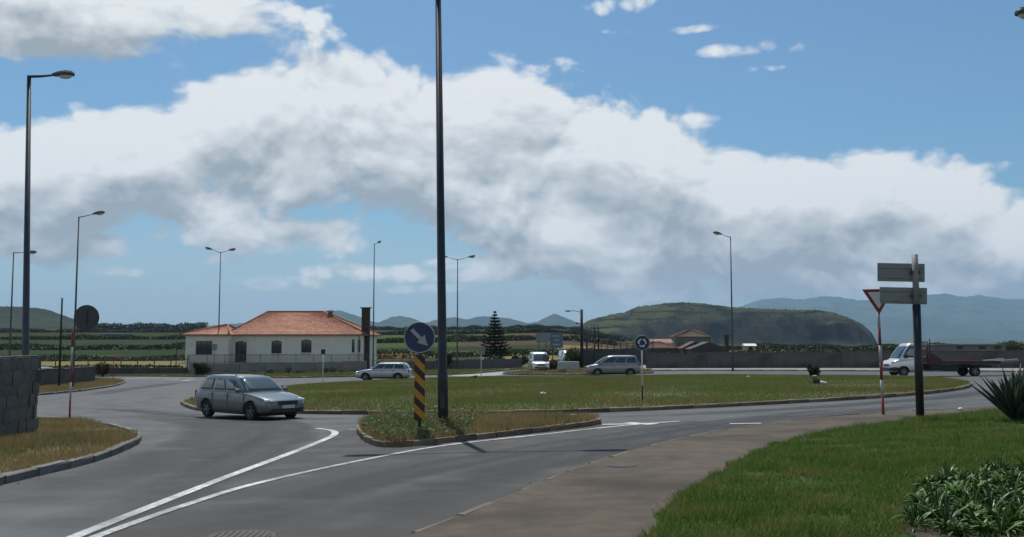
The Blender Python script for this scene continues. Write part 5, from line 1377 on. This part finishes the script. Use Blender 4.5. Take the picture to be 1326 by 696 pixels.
def loft_body(stations, material, parent, wells, name='body'):
    """stations: (x, zbottom, ztop, halfwidth, crown)"""
    bm = bmesh.new(); rings = []
    for (x, zb, zt, hw, cr) in stations:
        dz = zt - zb
        half = [(.80 * hw, zb), (.955 * hw, zb + .06), (.99 * hw, zb + .22 * dz), (1.0 * hw, zb + .50 * dz), (.985 * hw, zb + .74 * dz), (.955 * hw, zt - .055), (.90 * hw, zt - .005), (.5 * hw, zt + cr * .75)]
        ring = [(0, zb)] + half + [(0, zt + cr)] + [(-a, b) for a, b in reversed(half)]
        rings.append([bm.verts.new((x, a, b)) for a, b in ring])
    n = len(rings[0])
    for i in range(len(rings) - 1):
        for j in range(n): bm.faces.new((rings[i][j], rings[i][(j + 1) % n], rings[i + 1][(j + 1) % n], rings[i + 1][j]))
    bm.faces.new(rings[0][::-1]); bm.faces.new(rings[-1])
    bmesh.ops.recalc_face_normals(bm, faces=bm.faces)
    o = from_bm(name, bm, [material, BLACKPL], None, smooth=True)
    md = o.modifiers.new('s', 'SUBSURF'); md.levels = 2; md.render_levels = 2; bake(o)
    cut = []
    for (x, r, hw) in wells:
        for s_ in (-1, 1): cut.append(cyl_cut(x, s_ * hw, r * .96, r * 1.17, .52))
    if cut: boolean(o, cut)
    me = o.data
    for p in me.polygons:
        c = p.center; p.use_smooth = True
        for (x, r, hw) in wells:
            if abs(c.y) < hw - .02 and math.hypot(c.x - x, c.z - r * .96) < r * 1.20 and c.z < r * 2.3 and abs(c.y) > hw - .3: p.material_index = 1
    if len(me.materials) < 2:
        me.materials.clear(); me.materials.append(material); me.materials.append(BLACKPL)
    o.parent = parent; return o

def greenhouse(root, xf0, xr0, xf1, xr1, zb, zr, hw0, hw1, material, sides, nexp=7.0, ws=(.10, .90), rear=(.18, .82), backlight=True, curve=.05):
    """cabin above the belt line: painted shell with glass set on it"""
    def ring(t):
        e = t ** 1.0; bow = curve * math.sin(PI * t)
        return xf0 + (xf1 - xf0) * e + bow, xr0 + (xr1 - xr0) * e - bow * .6, hw0 + (hw1 - hw0) * t ** 1.25, zb + (zr - zb) * t
    def pt(t, q, face, eps=0.0):
        xf, xr, hw, z = ring(t); cx, hx = (xf + xr) / 2, (xf - xr) / 2
        if face == 'side+': u = q; return Vector((cx - hx * u, (hw) * (1 - abs(u) ** nexp) ** (1 / nexp) + eps, z))
        if face == 'side-': u = q; return Vector((cx - hx * u, -(hw) * (1 - abs(u) ** nexp) ** (1 / nexp) - eps, z))
        if face == 'front': return Vector((cx + hx * (1 - abs(q) ** nexp) ** (1 / nexp) + eps, hw * q, z + eps * .6))
        return Vector((cx - hx * (1 - abs(q) ** nexp) ** (1 / nexp) - eps, hw * q, z + eps * .3))
    bm = bmesh.new(); N = 48; rings = []
    ts = [-.08, 0, .2, .4, .6, .8, .92]
    def ringpts(t, sh=1.0, dz=0):
        xf, xr, hw, z = ring(max(t, 0)); cx, hx = (xf + xr) / 2, (xf - xr) / 2; out = []
        for i in range(N):
            a = 2 * PI * (i + .5) / N; c, s_ = math.cos(a), math.sin(a); k_ = (abs(c) ** nexp + abs(s_) ** nexp) ** (-1 / nexp)
            out.append((cx + hx * c * k_ * sh, hw * s_ * k_ * (1 - (1 - sh) * 1.4), z + dz))
        return out
    for t in ts: rings.append([bm.verts.new(p_) for p_ in ringpts(t, 1.0, -.05 if t < 0 else 0)])
    for (sh, dz) in ((.985, .0), (.955, .022), (.85, .04), (.5, .06)):
        rings.append([bm.verts.new(p_) for p_ in ringpts(1.0, sh, dz - .03)])
    for a_, b_ in zip(rings, rings[1:]):
        for j in range(N): f = bm.faces.new((a_[j], a_[(j + 1) % N], b_[(j + 1) % N], b_[j])); f.smooth = True
    bm.faces.new(rings[-1]); bmesh.ops.recalc_face_normals(bm, faces=bm.faces)
    shell = from_bm('cabin', bm, material, root)
    def patch_(name, face, q0, q1, t0, t1, m=CARGLASS, eps=.007, nq=10, nt=6, par=shell, slant=0.0):
        bm = bmesh.new(); g = []
        for i in range(nt + 1):
            t = t0 + (t1 - t0) * i / nt; row = []
            for j in range(nq + 1):
                q = q0 + (q1 - q0) * j / nq + slant * (i / nt); row.append(bm.verts.new(pt(t, max(-.995, min(.995, q)), face, eps)))
            g.append(row)
        for i in range(nt):
            for j in range(nq): f = bm.faces.new((g[i][j], g[i][j + 1], g[i + 1][j + 1], g[i + 1][j])); f.smooth = True
        bmesh.ops.recalc_face_normals(bm, faces=bm.faces)
        o = from_bm(name, bm, m, par)
        md = o.modifiers.new('t', 'SOLIDIFY'); md.thickness = .006; md.offset = 0; bake(o); return o
    patch_('windscreen', 'front', -.90, .90, ws[0], ws[1])
    if backlight: patch_('rear_window', 'back', -.84, .84, rear[0], rear[1])
    for f_ in ('side+', 'side-'):
        for (a_, b_) in sides: patch_('side_window', f_, a_, b_, .10, .84)
    return shell

def make_car(name, label, cat, pos, yaw, body_st, wells, gh, color, W, extras, scale=1.0, rim=RIM):
    root = thing(name, label, cat, pos, yaw); root.scale = (scale,) * 3
    loft_body(body_st, color, root, wells)
    greenhouse(root, *gh['a'], color, gh['sides'], **gh.get('k', {}))
    for (x, r, hw) in wells:
        for s_ in (-1, 1): wheel(root, x, s_ * (hw - .115 - .005), r, .21, s_, rim)
    xf = body_st[0][0]; xr = body_st[-1][0]; E = extras
    for s_ in (-1, 1):
        bm = bmesh.new(); bmesh.ops.create_uvsphere(bm, u_segments=14, v_segments=8, radius=1, matrix=Matrix.Translation((E['hx'], s_ * E['hy'], E['hz'])) @ Euler((0, 0, -s_ * .45)).to_matrix().to_4x4() @ Matrix.Diagonal((.14, .20, .085, 1)))
        from_bm('headlight', bm, HEADL, root, smooth=True)
        bm = bmesh.new(); b_box(bm, E['tx'], s_ * E['ty'], E['tz'], .10, .16, E['th'], bevel=.03); from_bm('tail_light', bm, TAILL, root, smooth=True)
        bm = bmesh.new(); b_box(bm, E['mx'], s_ * (W / 2 + .07), E['mz'], .12, .20, .13, bevel=.04); from_bm('wing_mirror', bm, color, root, smooth=True)
        for hx_ in E['handles']: box_obj('door_handle', (hx_, s_ * (W / 2 - .012), E['bz'] - .10), (.17, .03, .03), color, root, .008)
        for sx_ in E['seams']: box_obj('door_seam', (sx_, s_ * (W / 2 - .006), (E['bz'] + .26) / 2 + .04), (.010, .014, E['bz'] - .40), BLACKPL, root)
        box_obj('sill_trim', ((wells[0][0] + wells[1][0]) / 2, s_ * (W / 2 - .045), .27), (wells[0][0] - wells[1][0] - wells[0][1] * 2.5, .06, .10), BLACKPL, root, .01)
        if E.get('rails'): tube_obj('roof_rail', [(E['rails'][0], s_ * E['rails'][2], E['rails'][3] - .05), (E['rails'][0] - .12, s_ * E['rails'][2], E['rails'][3]), (E['rails'][1] + .12, s_ * E['rails'][2], E['rails'][3]), (E['rails'][1], s_ * E['rails'][2], E['rails'][3] - .05)], .018, BLACKPL, root)
    box_obj('grille', (E['gx'] + .012, 0, E['gz']), (.07, .80, .16), BLACKPL, root, .02)
    box_obj('bumper_intake', (E['gx'] + .01, 0, E['gz'] - .25), (.10, 1.25, .15), BLACKPL, root, .02)
    box_obj('number_plate', (E['gx'] + .075, 0, E['gz'] - .12), (.015, .50, .11), PLATE, root, .004)
    box_obj('underbody', ((xf + xr) / 2, 0, .22), ((xf - xr) * .82, W * .74, .10), BLACKPL, root)
    return root

WAG = [(2.26, .34, .60, .52, .01), (2.24, .27, .66, .66, .01), (2.14, .22, .72, .78, .012), (1.9, .20, .79, .85, .02), (1.45, .19, .87, .885, .03), (1.05, .19, .93, .89, .03), (.5, .19, .95, .89, .03), (-.4, .19, .96, .89, .03), (-1.3, .19, .97, .885, .03), (-1.85, .21, .97, .865, .03), (-2.12, .25, .95, .82, .02), (-2.22, .30, .90, .74, .01), (-2.25, .38, .84, .64, .01)]
def wagon(label, pos, yaw, color, scale=1.0, st=1.0):
    return make_car('station_wagon', label, 'car', pos, yaw, WAG, [(1.34, .315, .89), (-1.31, .315, .89)],
        dict(a=(1.12, -2.16, .28, -1.78, .93, 1.455, .84, .66), sides=[(-.80, -.30), (-.25, .22), (.28, .80)]),
        color, 1.78, dict(hx=2.02, hy=.62, hz=.67, tx=-2.17, ty=.70, tz=.80, th=.26, mx=.78, mz=.99, bz=.93, handles=(-.10, -1.02), seams=(.98, .02, -.92), rails=(.1, -1.6, .58, 1.53), gx=2.215, gz=.60), scale)
SILV_GREEN = paint('silver-grey car paint', (0.155, 0.172, 0.16)); WHITE_SILV = paint('white silver car paint', (0.40, 0.42, 0.44)); GREYM = paint('grey metallic car paint', (0.23, 0.235, 0.25)); VANW = paint('van white paint', (0.72, 0.72, 0.71))
p = at(322, 541); wagon('silver-grey station wagon leaving the roundabout by the splitter island', p, R(-41), SILV_GREEN, .93)
p = at(497, 493); wagon('white-silver station wagon passing in front of the garden wall', p, R(176), WHITE_SILV, 1.0)

MPV = [(2.16, .36, .62, .52, .01), (2.14, .28, .70, .68, .01), (2.04, .22, .80, .79, .015), (1.8, .20, .90, .85, .03), (1.4, .19, .99, .88, .03), (.8, .19, 1.03, .885, .03), (-.2, .19, 1.04, .885, .03), (-1.2, .19, 1.06, .88, .03), (-1.8, .21, 1.06, .86, .03), (-2.05, .26, 1.02, .82, .02), (-2.14, .32, .95, .74, .01), (-2.17, .4, .88, .64, .01)]
p = at(794, 487.5); make_car('people_carrier', 'grey people carrier passing behind the roundabout island', 'car', p, R(178), MPV, [(1.30, .315, .88), (-1.32, .315, .88)],
    dict(a=(1.52, -2.10, .42, -1.80, 1.02, 1.66, .85, .68), sides=[(-.74, -.20), (-.15, .33), (.39, .84)]), GREYM, 1.77,
    dict(hx=1.98, hy=.64, hz=.76, tx=-2.10, ty=.72, tz=.98, th=.36, mx=1.0, mz=1.10, bz=1.02, handles=(-.1, -1.0), seams=(1.0, .05, -.9), gx=2.12, gz=.64), 1.0)

VAN = [(2.20, .38, .74, .60, .01), (2.18, .30, .82, .74, .01), (2.08, .24, .92, .84, .015), (1.8, .22, 1.02, .90, .03), (1.5, .22, 1.08, .92, .03), (.8, .22, 1.10, .93, .03), (-.6, .22, 1.10, .93, .03), (-1.6, .22, 1.10, .93, .03), (-2.2, .24, 1.09, .92, .02), (-2.34, .30, 1.06, .88, .01)]
def van(label, pos, yaw, scale=1.0):
    return make_car('van', label, 'van', pos, yaw, VAN, [(1.45, .32, .93), (-1.45, .32, .93)],
        dict(a=(1.72, -2.33, .80, -2.24, 1.08, 1.98, .90, .76), sides=[(-.72, -.30)], k=dict(backlight=False, ws=(.08, .86))), VANW, 1.86,
        dict(hx=2.02, hy=.70, hz=.86, tx=-2.31, ty=.80, tz=1.2, th=.4, mx=1.25, mz=1.2, bz=1.08, handles=(.35,), seams=(1.1, .15, -.9), gx=2.16, gz=.72), scale)
q = at(698, 481.5); van('white van waiting at the mouth of the side road', q + Vector((0, 0, .0)), R(-86), .98)
q = atd(735, 478, 122); q.z = gz(q.x, q.y); van('smaller white van half hidden behind the pale trough', q, R(-80), .92)
# car behind the low wall at the left
# stands just behind the low wall
_w = (at(30, 504) + at(121, 496)) / 2; q = atd(56, 480, max(at(75, 500).y, _w.y) + 4.5); q.z = gz(q.x, q.y); wagon('parked car showing only its windscreen above the low dark wall', q, R(-20), GREYM, 1.0)

# ---- flatbed recovery truck
def truck():
    p = at(1222, 487.5); root = thing('flatbed_truck', 'white-cabbed recovery truck with an orange flatbed on the ring road', 'truck', p, PI)
    s_ = p.y / F; ORANGE = mat('orange truck paint', (.13, .028, .02), (.045, .016, .014), 3, .5)
    CAB = [(0, 0)]
    # forward is +X (turned to face left in the street); cab nose at x=4.0
    st = [(4.0, .42, .80, .60, .01), (3.98, .34, .92, .76, .01), (3.86, .30, 1.04, .88, .02), (3.6, .28, 1.16, .95, .03), (3.2, .28, 1.24, .97, .03), (2.6, .28, 1.26, .975, .03), (1.9, .28, 1.26, .975, .02), (1.78, .30, 1.25, .96, .01)]
    loft_body(st, VANW, root, [(3.15, .34, .975)], 'cab_body')
    greenhouse(root, 3.52, 1.80, 2.72, 1.86, 1.22, 2.28, .95, .80, VANW, [(-.70, .30)], ws=(.05, .86), backlight=False)
    for sd in (-1, 1):
        bm = bmesh.new(); bmesh.ops.create_uvsphere(bm, u_segments=14, v_segments=8, radius=1, matrix=Matrix.Translation((3.80, sd * .72, .95)) @ Euler((0, 0, -sd * .5)).to_matrix().to_4x4() @ Matrix.Diagonal((.14, .16, .14, 1))); from_bm('headlight', bm, HEADL, root, smooth=True)
        box_obj('wing_mirror', (3.02, sd * 1.12, 1.42), (.12, .22, .30), BLACKPL, root, .04)
        box_obj('door_seam', (1.98, sd * .968, .85), (.012, .02, .75), BLACKPL, root); box_obj('door_handle', (2.15, sd * .975, 1.1), (.16, .03, .03), BLACKPL, root)
        box_obj('bumper_corner', (3.72, sd * .80, .52), (.5, .32, .26), BLACKPL, root, .06)
        wheel(root, 3.15, sd * .83, .34, .24, sd)
        wheel(root, -1.75, sd * .88, .37, .30, sd)
        box_obj('chassis_rail', (-.55, sd * .42, .68), (5.2, .10, .18), BLACKPL, root)
        box_obj('side_guard', (.55, sd * .92, .62), (1.6, .06, .34), BLACKPL, root, .02)
        box_obj('mudguard', (-1.75, sd * .88, .80), (1.1, .34, .05), BLACKPL, root, .01)
        box_obj('bed_rail', (-1.0, sd * 1.0, 1.02), (5.1, .10, .16), ORANGE, root, .02)
        box_obj('ramp_rail', (-4.0, sd * .95, 1.12), (1.5, .12, .12), mat('ramp metal', (.42, .42, .40), (.3, .3, .29), 4, .5, metal=.4), root, .02, rot=(0, R(5), 0))
        box_obj('light_bar_end', (-3.7, sd * .9, .66), (.08, .28, .12), TAILL, root, .02)
    box_obj('bumper', (3.97, 0, .50), (.16, 1.5, .26), BLACKPL, root, .06)
    box_obj('grille', (3.99, 0, .78), (.05, .9, .14), BLACKPL, root, .02)
    bed_ = box_obj('bed_floor', (-1.0, 0, .93), (5.1, 1.94, .09), mat('bed plate', (.10, .095, .09), (.07, .066, .062), 3, .7), root)
    box_obj('tail_deck', (-4.05, 0, 1.04), (1.6, 1.8, .05), mat('ramp metal', (.42, .42, .40), (.3, .3, .29), 4, .5), root, rot=(0, R(5), 0))
    box_obj('toolbox', (.95, 0, .62), (.9, 1.6, .42), BLACKPL, root, .02); box_obj('fuel_tank', (-.15, .6, .58), (.9, .5, .4), BLACKPL, root, .06)
    # headboard: frame of tubes behind the cab
    for sd in (-1, 1): tube_obj('headboard_post', [(1.5, sd * .92, .95), (1.5, sd * .92, 2.42)], .06, ORANGE, root)
    for z in (1.35, 1.9, 2.40): tube_obj('headboard_bar', [(1.5, -.92, z), (1.5, .92, z)], .05, ORANGE, root)
    tube_obj('mast', [(1.22, .7, .95), (1.22, .7, 2.62)], .05, DARKST, root)
    prism_obj('winch_gusset', [(1.4, 1.0), (.35, 1.0), (.55, 1.22), (1.15, 1.62), (1.4, 1.62)], -.98, -.90, ORANGE, root); prism_obj('winch_gusset', [(1.4, 1.0), (.35, 1.0), (.55, 1.22), (1.15, 1.62), (1.4, 1.62)], .90, .98, ORANGE, root)
    box_obj('winch', (1.05, 0, 1.15), (.4, .7, .34), DARKST, root, .05)
    box_obj('beacon_bar', (2.2, 0, 2.36), (.2, .9, .08), AMBER, root, .03)
    root.scale = (.94, .94, .94)
truck()

# ================================================================== HAZE
bm = bmesh.new(); b_box(bm, 0, 7400, 340, 26000, 15400, 720); hz = from_bm('haze', bm)
hz['kind'] = 'stuff'; hz['label'] = 'pale blue sea haze lying over the whole landscape'; hz['category'] = 'haze'
m = bpy.data.materials.new('haze'); m.use_nodes = True; m.node_tree.nodes.clear(); k = NT(m.node_tree)
out = k.n('ShaderNodeOutputMaterial'); pv = k.n('ShaderNodeVolumePrincipled'); pv.inputs['Color'].default_value = (.42, .68, 1, 1); pv.inputs['Density'].default_value = 6.5e-5; pv.inputs['Anisotropy'].default_value = 0.2
k.l(pv.outputs[0], out.inputs['Volume']); hz.data.materials.append(m)
